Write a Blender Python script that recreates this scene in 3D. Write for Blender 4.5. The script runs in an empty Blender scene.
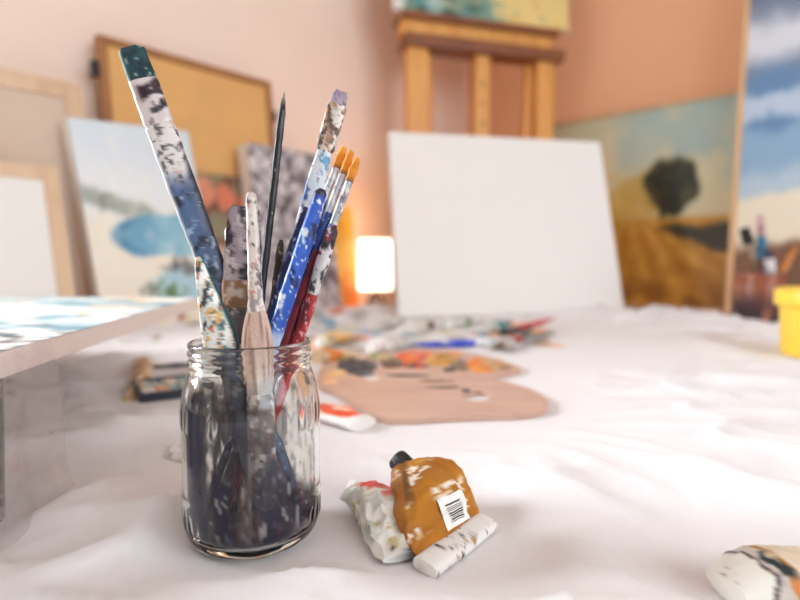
import bpy, bmesh, math, random
from mathutils import Vector, noise, Matrix
random.seed(7)
S = bpy.context.scene
COL = S.collection
PI = math.pi
V3 = Vector

# ---------------------------------------------------------------- camera geometry
F = 550.0
TP = 40.0 / F
PITCH = math.atan(TP)
CP, SP = math.cos(PITCH), math.sin(PITCH)
T = 0.7415                    # table top height
CZ = 0.903                    # lens height
ZB = 0.73                     # bench height
C0 = (0.307, 2.6)             # room corner in plan
_n = math.hypot(0.676, 0.737)
UX, UY = -0.676 / _n, -0.737 / _n      # along the left wall, towards the viewer
VX, VY = -UY, UX                       # along the right wall, towards the viewer


def ray(x, y):
    a, b = x - 400, 300 - y
    return V3((a, F * CP + b * SP, -F * SP + b * CP))


def at(x, y, Y):
    r = ray(x, y)
    return V3((0, 0, CZ)) + r * (Y / r.y)


def onz(x, y, z=T):
    r = ray(x, y)
    return V3((0, 0, CZ)) + r * ((z - CZ) / r.z)


def R(u, v, z=0.0):
    return V3((C0[0] + u * UX + v * VX, C0[1] + u * UY + v * VY, z))


def toroom(x, y):
    dx, dy = x - C0[0], y - C0[1]
    return dx * UX + dy * UY, dx * VX + dy * VY


UV3, VV3 = V3((UX, UY, 0)), V3((VX, VY, 0))


# ---------------------------------------------------------------- colour helpers
def lin(c):
    c = c / 255.0
    return c / 12.92 if c <= 0.04045 else ((c + 0.055) / 1.055) ** 2.4


def rgb(c):
    return (lin(c[0]), lin(c[1]), lin(c[2]), 1.0)


def mix(a, b, t):
    t = max(0.0, min(1.0, t))
    return tuple(a[i] + (b[i] - a[i]) * t for i in range(3))


def sm(a, b, x):
    if a == b:
        return 1.0 if x > a else 0.0
    t = max(0.0, min(1.0, (x - a) / (b - a)))
    return t * t * (3 - 2 * t)


def nz(p, s=1.0, seed=0.0):
    return noise.noise(V3((p[0] * s + seed * 17.3, p[1] * s - seed * 9.1, p[2] * s + seed * 3.7)))


def fz(p, s=1.0, seed=0.0, o=4):
    return noise.fractal(V3((p[0] * s + seed * 17.3, p[1] * s - seed * 9.1, p[2] * s + seed * 3.7)), 0.7, 2.0, o)


SPK, SPK_T, SPK_W, SPK_Z = 1.0, 0.0, .12, 1.0


def splat(base, p, layers):
    """dried paint marks: (colour, scale, threshold, seed)"""
    c = base
    for col, s, thr, seed in layers:
        c = mix(c, col, sm(thr + SPK_T, thr + SPK_T + SPK_W, fz((p[0], p[1], p[2] * SPK_Z), s * SPK, seed, 4)))
    return c


# ---------------------------------------------------------------- materials
MATS = {}


def principled(name, col=(200, 200, 200), rough=0.6, metal=0.0, bump=0.0, bscale=200.0, noise_amt=0.0, nscale=30.0, spec=0.5, sheen=0.0, stretch=None):
    if name in MATS:
        return MATS[name]
    m = bpy.data.materials.new(name)
    m.use_nodes = True
    nt = m.node_tree
    b = nt.nodes['Principled BSDF']
    b.inputs['Base Color'].default_value = rgb(col)
    b.inputs['Roughness'].default_value = rough
    b.inputs['Metallic'].default_value = metal
    b.inputs['Specular IOR Level'].default_value = spec
    if sheen:
        b.inputs['Sheen Weight'].default_value = sheen
    tc = nt.nodes.new('ShaderNodeTexCoord')
    mp = nt.nodes.new('ShaderNodeMapping')
    if stretch:
        mp.inputs['Scale'].default_value = stretch
    nt.links.new(tc.outputs['Object'], mp.inputs['Vector'])
    if noise_amt:
        n = nt.nodes.new('ShaderNodeTexNoise')
        n.inputs['Scale'].default_value = nscale
        n.inputs['Detail'].default_value = 5
        nt.links.new(mp.outputs['Vector'], n.inputs['Vector'])
        mx = nt.nodes.new('ShaderNodeMix')
        mx.data_type = 'RGBA'
        mx.inputs[6].default_value = rgb(tuple(max(0, c * (1 - noise_amt)) for c in col))
        mx.inputs[7].default_value = rgb(tuple(min(255, c * (1 + noise_amt * 0.6)) for c in col))
        nt.links.new(n.outputs['Fac'], mx.inputs[0])
        nt.links.new(mx.outputs[2], b.inputs['Base Color'])
    if bump:
        n2 = nt.nodes.new('ShaderNodeTexNoise')
        n2.inputs['Scale'].default_value = bscale
        n2.inputs['Detail'].default_value = 4
        nt.links.new(mp.outputs['Vector'], n2.inputs['Vector'])
        bp = nt.nodes.new('ShaderNodeBump')
        bp.inputs['Strength'].default_value = bump
        bp.inputs['Distance'].default_value = 0.001
        nt.links.new(n2.outputs['Fac'], bp.inputs['Height'])
        nt.links.new(bp.outputs['Normal'], b.inputs['Normal'])
    MATS[name] = m
    return m


def pigment(name, rough=0.5, metal=0.0, bump=0.25, bscale=400.0, spec=0.5):
    """colour comes from the mesh's own paint layer, relief from noise"""
    if name in MATS:
        return MATS[name]
    m = principled(name, (200, 200, 200), rough, metal, bump, bscale, spec=spec)
    nt = m.node_tree
    a = nt.nodes.new('ShaderNodeVertexColor')
    a.layer_name = 'Pigment'
    nt.links.new(a.outputs['Color'], nt.nodes['Principled BSDF'].inputs['Base Color'])
    return m


def wood(name, c1, c2, scale=(1, 1, 1), rough=0.5):
    if name in MATS:
        return MATS[name]
    m = bpy.data.materials.new(name)
    m.use_nodes = True
    nt = m.node_tree
    b = nt.nodes['Principled BSDF']
    b.inputs['Roughness'].default_value = rough
    tc = nt.nodes.new('ShaderNodeTexCoord')
    mp = nt.nodes.new('ShaderNodeMapping')
    mp.inputs['Scale'].default_value = scale
    n = nt.nodes.new('ShaderNodeTexNoise')
    n.inputs['Scale'].default_value = 6
    n.inputs['Detail'].default_value = 6
    n.inputs['Distortion'].default_value = 0.6
    cr = nt.nodes.new('ShaderNodeValToRGB')
    cr.color_ramp.elements[0].color = rgb(c1)
    cr.color_ramp.elements[1].color = rgb(c2)
    cr.color_ramp.elements[0].position = 0.3
    cr.color_ramp.elements[1].position = 0.7
    nt.links.new(tc.outputs['Object'], mp.inputs['Vector'])
    nt.links.new(mp.outputs['Vector'], n.inputs['Vector'])
    nt.links.new(n.outputs['Fac'], cr.inputs['Fac'])
    nt.links.new(cr.outputs['Color'], b.inputs['Base Color'])
    MATS[name] = m
    return m


def glass(name, col=(250, 252, 250), rough=0.0, ior=1.36):
    if name in MATS:
        return MATS[name]
    m = principled(name, col, rough)
    b = m.node_tree.nodes['Principled BSDF']
    b.inputs['Transmission Weight'].default_value = 1.0
    b.inputs['IOR'].default_value = ior
    return m


# ---------------------------------------------------------------- object helpers
def link(o, parent=None):
    COL.objects.link(o)
    if parent is not None:
        o.parent = parent
    return o


def wloc(o):
    l = V3((0, 0, 0))
    while o is not None:
        l = l + o.location
        o = o.parent
    return l


def mesh_obj(name, verts, faces, mat, parent=None, origin=None, cols=None, smooth=True, mats=None, fmat=None, auto=None):
    """verts in world space; the object sits at its parent's origin or at 'origin'"""
    off = wloc(parent) if parent is not None else (V3(origin) if origin is not None else V3((0, 0, 0)))
    me = bpy.data.meshes.new(name)
    me.from_pydata([V3(v) - off for v in verts], [], faces)
    bm = bmesh.new()
    bm.from_mesh(me)
    bmesh.ops.recalc_face_normals(bm, faces=bm.faces)
    bm.to_mesh(me)
    bm.free()
    me.update()
    if cols is not None:
        at_ = me.color_attributes.new('Pigment', 'FLOAT_COLOR', 'POINT')
        flat = []
        for c in cols:
            flat.extend(rgb(c))
        at_.data.foreach_set('color', flat)
    for m in (mats or [mat]):
        me.materials.append(m)
    if fmat:
        for p_, i in zip(me.polygons, fmat):
            p_.material_index = i
    if smooth:
        for p_ in me.polygons:
            p_.use_smooth = True
    o = bpy.data.objects.new(name, me)
    if parent is None:
        o.location = off
    link(o, parent)
    if auto is not None:
        me.set_sharp_from_angle(angle=math.radians(auto))
    return o


def tag(o, label, cat, group=None, kind=None):
    o['label'] = label
    o['category'] = cat
    if group:
        o['group'] = group
    if kind:
        o['kind'] = kind
    return o


def root(name, loc, label, cat, group=None):
    o = bpy.data.objects.new(name, None)
    o.location = loc
    o.empty_display_size = 0.02
    link(o)
    return tag(o, label, cat, group)


class MB:
    def __init__(self):
        self.v, self.f = [], []

    def add(self, vs, fs):
        k = len(self.v)
        self.v += [V3(v) for v in vs]
        self.f += [tuple(i + k for i in q) for q in fs]

    def box(self, o, a, b, c, bev=0.0):
        """box from corner o along vectors a,b,c, edges eased by bev"""
        o, a, b, c = V3(o), V3(a), V3(b), V3(c)
        if bev <= 0:
            vs = [o + a * i + b * j + c * k for k in (0, 1) for j in (0, 1) for i in (0, 1)]
            self.add(vs, [(0, 2, 3, 1), (4, 5, 7, 6), (0, 1, 5, 4), (2, 6, 7, 3), (0, 4, 6, 2), (1, 3, 7, 5)])
            return
        bm = bmesh.new()
        vs = [bm.verts.new(o + a * i + b * j + c * k) for k in (0, 1) for j in (0, 1) for i in (0, 1)]
        for q in [(0, 2, 3, 1), (4, 5, 7, 6), (0, 1, 5, 4), (2, 6, 7, 3), (0, 4, 6, 2), (1, 3, 7, 5)]:
            bm.faces.new([vs[i] for i in q])
        bmesh.ops.bevel(bm, geom=list(bm.edges), offset=bev, segments=2, affect='EDGES', profile=0.7)
        bm.verts.index_update()
        self.add([v.co.copy() for v in bm.verts], [tuple(v.index for v in f.verts) for f in bm.faces])
        bm.free()

    def bar(self, p, q, w, h, side, bev=0.0):
        """rectangular bar from p to q; w along 'side', h across"""
        p, q, side = V3(p), V3(q), V3(side).normalized()
        d = (q - p)
        s = (side - d.normalized() * side.dot(d.normalized())).normalized()
        n = d.normalized().cross(s)
        self.box(p - s * w / 2 - n * h / 2, s * w, n * h, d, bev)

    def lathe(self, c, prof, seg=32, axis=(0, 0, 1), mod=None, close=False):
        c, ax = V3(c), V3(axis).normalized()
        e1 = ax.orthogonal().normalized()
        if abs(ax.z) > 0.99:
            e1 = V3((1, 0, 0))
        e2 = ax.cross(e1)
        vs, fs = [], []
        for i, (r, z) in enumerate(prof):
            for j in range(seg):
                a = 2 * PI * j / seg
                rr = r + (mod(a, z, i) if mod else 0)
                vs.append(c + ax * z + (e1 * math.cos(a) + e2 * math.sin(a)) * rr)
        n = len(prof)
        for i in range(n - 1 + (1 if close else 0)):
            for j in range(seg):
                a0, a1 = i * seg + j, i * seg + (j + 1) % seg
                b0, b1 = ((i + 1) % n) * seg + j, ((i + 1) % n) * seg + (j + 1) % seg
                fs.append((a0, a1, b1, b0))
        if not close:
            fs.append(tuple(range(seg))[::-1])
            fs.append(tuple((n - 1) * seg + j for j in range(seg)))
        self.add(vs, fs)

    def tube(self, pts, r, seg=10):
        pts = [V3(p) for p in pts]
        vs, fs = [], []
        up = None
        for i, p in enumerate(pts):
            d = (pts[min(i + 1, len(pts) - 1)] - pts[max(i - 1, 0)]).normalized()
            if up is None:
                up = d.orthogonal().normalized()
            s = (up - d * up.dot(d)).normalized()
            up = s
            n = d.cross(s)
            rr = r[i] if isinstance(r, (list, tuple)) else r
            for j in range(seg):
                a = 2 * PI * j / seg
                vs.append(p + (s * math.cos(a) + n * math.sin(a)) * rr)
        for i in range(len(pts) - 1):
            for j in range(seg):
                fs.append((i * seg + j, i * seg + (j + 1) % seg, (i + 1) * seg + (j + 1) % seg, (i + 1) * seg + j))
        fs.append(tuple(range(seg))[::-1])
        fs.append(tuple((len(pts) - 1) * seg + j for j in range(seg)))
        self.add(vs, fs)

    def obj(self, name, mat, parent=None, origin=None, smooth=False, auto=None, cols=None):
        return mesh_obj(name, self.v, self.f, mat, parent, origin, smooth=smooth or auto is not None, auto=auto, cols=cols)


def interp(keys, t):
    """smooth interpolation of tuples keyed by t"""
    if t <= keys[0][0]:
        return keys[0][1:]
    for a, b in zip(keys, keys[1:]):
        if t <= b[0]:
            k = (t - a[0]) / (b[0] - a[0])
            return tuple(x + (y - x) * k for x, y in zip(a[1:], b[1:]))
    return keys[-1][1:]


# ---------------------------------------------------------------- the setting
M_WALL = principled('peach_plaster', (242, 190, 152), 0.9, bump=0.15, bscale=60, noise_amt=0.03, nscale=4, spec=0.2)
M_WALL_LIT = principled('peach_plaster_lit', (252, 230, 216), 0.9, bump=0.15, bscale=60, noise_amt=0.03, nscale=4, spec=0.2)  # same peach plaster, paled to put the left wall's brighter light into its colour
M_WALL2 = principled('darkened_plaster', (158, 140, 124), 0.9, bump=0.12, bscale=60, spec=0.2)  # unseen walls, darkened to cut the light they bounce back
M_CEIL = principled('white_plaster', (205, 198, 192), 0.9, bump=0.1, bscale=60)
M_FLOOR = wood('floor_boards', (100, 74, 54), (136, 102, 74), (1, 8, 1), 0.45)
M_TRIM = principled('white_trim', (235, 232, 226), 0.5, bump=0.05)
UM, VM, H = 3.7, 3.5, 2.6
WT = 0.12


def struct(name, mb, m, parent=None, **k):
    o = mb.obj(name, m, parent, **k)
    if parent is None:
        o['kind'] = 'structure'
    return o


def wall_with_hole(name, P, length, hole=None, m=None):
    """P(s, n, z): s along the wall, n outward"""
    mb = MB()

    def slab(s0, s1, z0, z1):
        o = P(s0, 0, z0)
        mb.box(o, P(s1, 0, z0) - o, P(s0, WT, z0) - o, V3((0, 0, z1 - z0)))
    if hole:
        a, b, z0, z1 = hole
        slab(-WT, a, 0, H)
        slab(b, length + WT, 0, H)
        slab(a, b, 0, z0)
        slab(a, b, z1, H)
    else:
        slab(-WT, length + WT, 0, H)
    return struct(name, mb, m or M_WALL)


PL = lambda s, n, z: R(s, -n, z)          # left wall (v = 0)
PR = lambda s, n, z: R(-n, s, z)          # right wall (u = 0)
PB = lambda s, n, z: R(UM + n, s, z)      # wall behind the viewer
PN = lambda s, n, z: R(s, VM + n, z)      # wall opposite the left wall
W1 = (2.42, 3.2, 0.92, 1.95)
W2 = (0.5, 2.9, 0.85, 2.35)
wall_with_hole('wall_left', PL, UM, W1, M_WALL_LIT)
wall_with_hole('wall_right', PR, VM)
wall_with_hole('wall_back', PB, VM, None, M_WALL2)
wall_with_hole('wall_near', PN, UM, W2, M_WALL2)
mb = MB()
mb.box(R(-WT, -WT, -0.1), UV3 * (UM + 2 * WT), VV3 * (VM + 2 * WT), V3((0, 0, 0.1)))
struct('floor', mb, M_FLOOR)
mb = MB()
mb.box(R(-WT, -WT, H), UV3 * (UM + 2 * WT), VV3 * (VM + 2 * WT), V3((0, 0, 0.1)))
struct('ceiling', mb, M_CEIL)

M_PANE = bpy.data.materials.new('window_glass')
M_PANE.use_nodes = True
nt = M_PANE.node_tree
nt.nodes.clear()
o_ = nt.nodes.new('ShaderNodeOutputMaterial')
a_ = nt.nodes.new('ShaderNodeBsdfTransparent')
g_ = nt.nodes.new('ShaderNodeBsdfGlossy')
g_.inputs['Roughness'].default_value = 0.02
x_ = nt.nodes.new('ShaderNodeMixShader')
x_.inputs[0].default_value = 0.06
nt.links.new(a_.outputs[0], x_.inputs[1])
nt.links.new(g_.outputs[0], x_.inputs[2])
nt.links.new(x_.outputs[0], o_.inputs['Surface'])


def window(name, P, hole):
    a, b, z0, z1 = hole
    mb = MB()
    fw = 0.06

    def bar(s0, s1, za, zb):
        o = P(s0, 0.03, za)
        mb.box(o, P(s1, 0.03, za) - o, P(s0, 0.09, za) - o, V3((0, 0, zb - za)))
    bar(a, a + fw, z0, z1)
    bar(b - fw, b, z0, z1)
    bar(a + fw, b - fw, z0, z0 + fw)
    bar(a + fw, b - fw, z1 - fw, z1)
    bar((a + b) / 2 - 0.03, (a + b) / 2 + 0.03, z0 + fw, z1 - fw)
    f = struct(name, mb, M_TRIM, origin=P((a + b) / 2, 0.06, z0))
    mb = MB()
    o = P(a + fw, 0.058, z0 + fw)
    mb.box(o, P(b - fw, 0.058, z0 + fw) - o, P(a + fw, 0.062, z0 + fw) - o, V3((0, 0, z1 - z0 - 2 * fw)))
    mb.obj('pane', M_PANE, f)
    return f


window('window_1', PL, W1)
window('window_2', PN, W2)
for nm, P, L in (('baseboard_left', PL, UM), ('baseboard_right', PR, VM)):
    mb = MB()
    o = P(0.02, -0.015, 0)
    mb.box(o, P(L, -0.015, 0) - o, P(0.02, 0, 0) - o, V3((0, 0, 0.09)))
    struct(nm, mb, M_TRIM)

# ---------------------------------------------------------------- table, cloth, benches
TU0, TU1, TV0, TV1 = 0.46, 2.36, 0.34, 1.95
CLOTH = 0.003
M_TW = wood('table_wood', (110, 70, 42), (150, 100, 62), (1, 6, 1))
tb = root('table', R((TU0 + TU1) / 2, (TV0 + TV1) / 2, 0), 'wide wooden work table hidden under the white cloth', 'table')
mb = MB()
mb.box(R(TU0, TV0, T - 0.035), UV3 * (TU1 - TU0), VV3 * (TV1 - TV0), V3((0, 0, 0.035)), 0.004)
mb.obj('tabletop', M_TW, tb)
for u in (TU0 + 0.06, TU1 - 0.12):
    for v in (TV0 + 0.06, TV1 - 0.12):
        mb = MB()
        mb.box(R(u, v, 0), UV3 * 0.06, VV3 * 0.06, V3((0, 0, T - 0.035)), 0.004)
        mb.obj('leg', M_TW, tb)

FLAT = []      # (x, y, r): places where things press the cloth flat
JX, JY = (253.5 - 400) / F * 0.318, 0.309
FLAT += [(JX, JY, 0.052)]
LUMPS = []
for (px, py, hh, r) in [(380, 306, .028, .05), (345, 308, .016, .06), (720, 322, .016, .08), (770, 318, .02, .07), (660, 320, .010, .09), (600, 318, .008, .07), (545, 322, .008, .06)]:
    q = onz(px, py + 3)
    LUMPS.append((q.x, q.y, hh, r))


CFX, CFY = -.0134, 1.476
_cl = math.hypot(.6724, .142)
CNX, CNY = -.142 / _cl, .6724 / _cl


def cloth_h(x, y):
    p = V3((x, y, 0))
    # soft folds: ridges of warped noise, running mostly across the table
    wx = x + 0.06 * noise.noise(V3((x * 5, y * 5, 1.7)))
    wy = y + 0.05 * noise.noise(V3((x * 5, y * 5, 8.1)))
    a = noise.noise(V3((wx * 5.0, wy * 11.0, 0.3)))
    b = noise.noise(V3((wx * 11.0 + wy * 6, wy * 17.0 - wx * 5, 4.4)))
    c = noise.noise(V3((wx * 26.0, wy * 30.0, 7.7)))
    rdg = (1 - abs(a)) ** 5 * 0.0105 + (1 - abs(b)) ** 6 * 0.0075 + (1 - abs(c)) ** 4 * 0.0022
    h = 0.5 * 0.004 * (a + 1) + rdg
    far = sm(0.7, 1.6, y)
    h *= 1 + 0.8 * far
    m = 1.0
    for fx, fy, r in FLAT:
        d = ((x - fx) ** 2 + (y - fy) ** 2) / (r * r)
        if d < 4:
            m *= sm(0.55, 1.5, math.sqrt(d))
    h *= m * (1.0 if y < 1.2 or y > 1.9 else 1 - .9 * sm(.06, .02, abs((x - CFX) * CNX + (y - CFY) * CNY)) * (1 if -.06 < x < .72 else 0))
    cm_k = sm(-.012, -.05, (x - CFX) * CNX + (y - CFY) * CNY) if -.06 < x < .72 else 1.0
    for lx, ly, hh, r in LUMPS:
        d = ((x - lx) ** 2 + (y - ly) ** 2) / (r * r)
        if d < 6:
            h += hh * math.exp(-d * 1.4) * cm_k
    return CLOTH + h


# ---------------------------------------------------------------- painting faces
M_PAINT = pigment('oil_paint', 0.55, bump=0.3, bscale=150)
M_PAINTG = pigment('glossy_oil_paint', 0.35, bump=0.35, bscale=300)


def painted_panel(name, label, cat, BL, ex, ey, ez, w, h, th, fn, nx=60, ny=60, side=(228, 224, 216), mat=None, group=None):
    """canvas block: face is the plane at +ez, painted by fn(s, t)"""
    vs, fs, cs = [], [], []
    BL = V3(BL)
    for j in range(ny + 1):
        for i in range(nx + 1):
            s, t = i / nx, j / ny
            vs.append(BL + ex * (w * s) + ey * (h * t) + ez * th)
            cs.append(fn(s, t))
    k = nx + 1
    for j in range(ny):
        for i in range(nx):
            fs.append((j * k + i, j * k + i + 1, (j + 1) * k + i + 1, (j + 1) * k + i))
    # sides and back
    b = len(vs)
    g = 0.0008
    ring = [(0, 0), (1, 0), (1, 1), (0, 1)]
    for (s, t) in ring:
        vs.append(BL + ex * (w * s) + ey * (h * t) + ez * (th - 0.0003) + ex * (g * (2 * s - 1)) + ey * (g * (2 * t - 1)))
        cs.append(side)
    for (s, t) in ring:
        vs.append(BL + ex * (w * s) + ey * (h * t) + ex * (g * (2 * s - 1)) + ey * (g * (2 * t - 1)))
        cs.append(side)
    for i in range(4):
        j = (i + 1) % 4
        fs.append((b + i, b + j, b + 4 + j, b + 4 + i))
    fs.append((b + 7, b + 6, b + 5, b + 4))
    o = mesh_obj(name, vs, fs, mat or M_PAINT, origin=BL + ex * w / 2, cols=cs, smooth=False)
    tag(o, label, cat, group)
    return o


def lean_left(u_l, u_r, ztop, vb, k, zb=ZB + .001, roll=0.0):
    """frame of a panel leaning on the left wall; returns BL, ex, ey, ez, w, h"""
    ex = -UV3
    ey = (V3((0, 0, 1)) - VV3 * k).normalized()
    ez = ex.cross(ey)
    ex, ey = ex * math.cos(roll) + ey * math.sin(roll), ey * math.cos(roll) - ex * math.sin(roll)
    return R(u_l, vb, zb), ex, ey, ez, u_l - u_r, (ztop - zb) * math.sqrt(1 + k * k)


def lean_right(v_l, v_r, ztop, ub, k, zb=ZB + .002):
    ex = VV3.copy()
    ey = (V3((0, 0, 1)) - UV3 * k).normalized()
    ez = ex.cross(ey)
    return R(ub, v_l, zb), ex, ey, ez, v_r - v_l, (ztop - zb) * math.sqrt(1 + k * k)


# seaside painting
def beach(s, t):
    p = V3((s, t, 0))
    n = fz(p, 5, 1)
    c = mix((232, 236, 238), (216, 228, 236), sm(.6, 1, t) + n * .3)
    c = mix((240, 232, 214), c, sm(.46, .66, t + n * .05))
    # far headland
    hd = .66 - .22 * s
    c = mix(c, (150, 160, 150), .8 * sm(.06, .02, abs(t - hd + .02 * n)) * sm(.75, .5, s))
    # bay
    d = (abs((s - .74) / .54) ** 3 + abs((t - .45) / .105) ** 2.4) ** .4
    c = mix(c, mix((110, 166, 194), (160, 204, 216), sm(.3, 1, s + n * .3)), sm(1.08, .92, d + n * .1))
    c = mix(c, (70, 130, 165), .7 * sm(.16, .06, abs(d - .9)) * sm(.55, .25, s))
    # sandbar and lower water
    c = mix(c, (168, 206, 220), .9 * sm(1.1, .8, math.hypot((s - .85) / .42, (t - .2) / .1) + n * .2))
    c = mix(c, (228, 214, 186), .6 * sm(.2, .35, nz(p, 4, 3)) * sm(.35, .2, t))
    for (x, y, r, col) in ((.66, .31, .09, (88, 90, 92)), (.8, .27, .07, (110, 110, 108)), (.16, .62, .08, (140, 146, 138)), (.58, .15, .13, (92, 124, 66)), (.40, .2, .08, (120, 128, 112)), (.62, .04, .05, (160, 88, 70))):
        d = math.hypot((s - x) / r, (t - y) / (r * .5))
        c = mix(c, col, .85 * sm(1.2, .5, d + 1.2 * nz(p, 22, x)))
    return mix(c, (245, 240, 230), .25 * sm(.1, .5, nz(p, 12, 5)))


P = lean_left(1.685, 1.41, 1.205, .226, .19, roll=.06)
painted_panel('painting', 'pale seaside painting of a blue bay on unframed canvas', 'painting', *P, .042, beach, 70, 90, side=(238, 236, 232))


# autumn tree painting
def treepic(s, t):
    p = V3((s, t, 0))
    n = fz(p, 5, 2)
    sky = mix((210, 204, 168), (166, 188, 182), sm(.55, 1, t + .25 * n))
    sky = mix(sky, (212, 196, 150), .6 * sm(.6, .2, s))
    c = sky
    c = mix(c, (226, 186, 96), .8 * sm(.16, .0, abs(t - .5 - .03 * n)) * sm(.8, .4, s))
    # field with converging rows
    if t < .46 + .02 * n:
        a = (s - .5) / (.5 - t + .05)
        r = .5 + .28 * math.sin(a * 13 + n * 1.5) + .5 * nz(p, 14, 3)
        fc = mix((176, 120, 34), (214, 164, 70), r)
        fc = mix(fc, (120, 74, 30), .6 * sm(.25, .0, t) * sm(.4, .8, nz(p, 9, 4) + .5))
        fc = mix(fc, (228, 200, 140), .8 * sm(.05, .02, abs(a + .3)) * sm(.36, .1, t))
        c = mix(c, fc, sm(.47, .43, t))
    c = mix(c, (190, 150, 60), .7 * sm(.1, .03, abs(t - .45)) * sm(.75, .3, s))
    # hedge on the right
    hb = .40 - .05 * sm(.6, 1, s)
    hh = .065 * sm(.6, 1.0, s)
    c = mix(c, (48, 46, 34), .95 * sm(.03, -.01, abs(t - hb) - hh * .9 + .03 * n) * sm(.58, .68, s))
    # tree
    d = math.hypot((s - .69) / .135, (t - .61) / .135)
    c = mix(c, (196, 160, 72), .7 * sm(1.2, .6, math.hypot((s - .55) / .16, (t - .58) / .12) + .9 * n))
    c = mix(c, mix((34, 40, 28), (74, 70, 36), sm(-.2, .5, nz(p, 16, 7))), sm(1.15, .85, d + .34 * nz(p, 11, 6)))
    c = mix(c, (44, 36, 24), sm(.02, .012, abs(s - .66 - .01 * n)) * sm(.44, .46, t) * sm(.62, .56, t))
    return c


P = lean_right(.472, 1.12, 1.431, .10, .08)
painted_panel('painting', 'landscape painting of a dark round tree over a golden field', 'painting', *P, .02, treepic, 90, 90, side=(196, 160, 118))
# its light wooden batten frame
BL, ex, ey, ez, w_, h_ = P
trp = COL.objects['painting.001']
mb = MB()
bw, bt = .013, .03
mb.box(BL - ex * bw, ex * bw, ey * (h_ + bw), ez * bt, .002)
mb.box(BL + ex * w_, ex * bw, ey * (h_ + bw), ez * bt, .002)
mb.box(BL + ey * h_, ex * w_, ey * bw, ez * bt, .002)
mb.box(BL - ey * .0, ex * w_, ey * .012, ez * bt, .002)
M_PINE = wood('pale_pine', (206, 164, 118), (226, 188, 142), (4, 4, 1))
mb.obj('frame', M_PINE, trp)


# big cloudy seascape
def seapic(s, t):
    p = V3((s * 1.2, t * 1.8, 0))
    n = fz(p, 4, 9)
    c = mix((120, 134, 158), (84, 90, 112), sm(.80, .95, t + .08 * n))
    c = mix(c, (216, 220, 228), sm(.10, .02, abs(t - .735 - .04 * n)) * .95)
    c = mix(c, (96, 134, 176), sm(.69, .62, t + .05 * n))
    c = mix(c, (190, 206, 222), .9 * sm(.05, .015, abs(t - .545 - .03 * n)))
    c = mix(c, (136, 170, 200), sm(.53, .48, t + .03 * n))
    c = mix(c, (186, 204, 214), .8 * sm(.42, .36, t + .03 * n))
    c = mix(c, (232, 222, 200), sm(.335, .31, t + .02 * n))
    c = mix(c, (122, 84, 60), sm(.21, .18, t + .02 * n))
    c = mix(c, (58, 52, 60), sm(.1, .07, t + .05 * n))
    return c


P = lean_right(1.142, 1.74, 1.86, .165, .085)
painted_panel('painting', 'tall seascape painting under heavy blue clouds, cut by the picture edge', 'painting', *P, .03, seapic, 60, 110, side=(206, 164, 120))
BL, ex, ey, ez, w_, h_ = P
mb = MB()
mb.box(BL - ex * .016, ex * .016, ey * h_, ez * .036, .002)
mb.obj('frame_batten', M_PINE, COL.objects['painting.002'])


def flowers(s, t):
    p = V3((s, t, 0))
    n = fz(p, 5, 4)
    c = mix((120, 78, 60), (140, 128, 96), sm(-.2, .5, n))
    for (x, y, r, col) in ((.22, .88, .14, (226, 138, 104)), (.5, .84, .12, (222, 112, 80)), (.78, .78, .13, (220, 100, 66)), (.35, .66, .13, (120, 128, 98)), (.6, .6, .12, (226, 150, 120)), (.15, .6, .1, (196, 92, 62)), (.82, .5, .12, (190, 120, 100)), (.4, .42, .14, (208, 180, 160)), (.2, .3, .1, (150, 150, 120)), (.7, .25, .14, (200, 150, 120))):
        d = math.hypot(s - x, (t - y) * 1.4) / r
        c = mix(c, mix(col, (255, 190, 160), .2), .9 * sm(1.2, .8, d + .5 * nz(p, 11, x)))
    return c


P = lean_left(1.43, 1.19, 1.135, .155, .13)
painted_panel('painting', 'dark still life painting of red and orange flowers behind the brushes', 'painting', *P, .018, flowers, 50, 70, side=(150, 110, 84))


def stones(s, t):
    p = V3((s * 1.0, t * 1.7, 0))
    q = p + V3((.06 * nz(p, 6, 1), .06 * nz(p, 6, 2), 0))
    ds, _ = noise.voronoi(q * 6.5)
    e = ds[1] - ds[0]
    k = noise.cell(q * 6.5)
    c = mix((196, 190, 196), (232, 226, 226), .5 + .5 * nz(p, 5, 3))
    c = mix(c, (140, 132, 142), .6 * sm(0, .5, nz(p, 9, 5)))
    return mix((84, 74, 80), c, sm(.02, .17, e))


P = lean_left(1.262, .985, 1.222, .195, .17)
painted_panel('painting', 'grey abstract painting of rounded pebbles with a white left edge', 'painting', *P, .05, stones, 60, 90, side=(240, 234, 226))


def sunny(s, t):
    p = V3((s, t, 0))
    n = fz(p, 5, 6)
    c = mix((238, 178, 62), (246, 206, 110), .5 + .7 * n)
    c = mix(c, (222, 120, 40), .9 * sm(.5, .15, t + .15 * n) * sm(.45, .9, s))
    c = mix(c, (206, 190, 84), .9 * sm(.32, .1, t + .2 * n) * sm(.75, .4, s))
    return c


P = lean_left(1.02, .815, 1.085, .12, .1)
painted_panel('painting', 'small glowing yellow and orange painting beside the table lamp', 'painting', *P, .018, sunny, 40, 50, side=(236, 176, 90))


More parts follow.
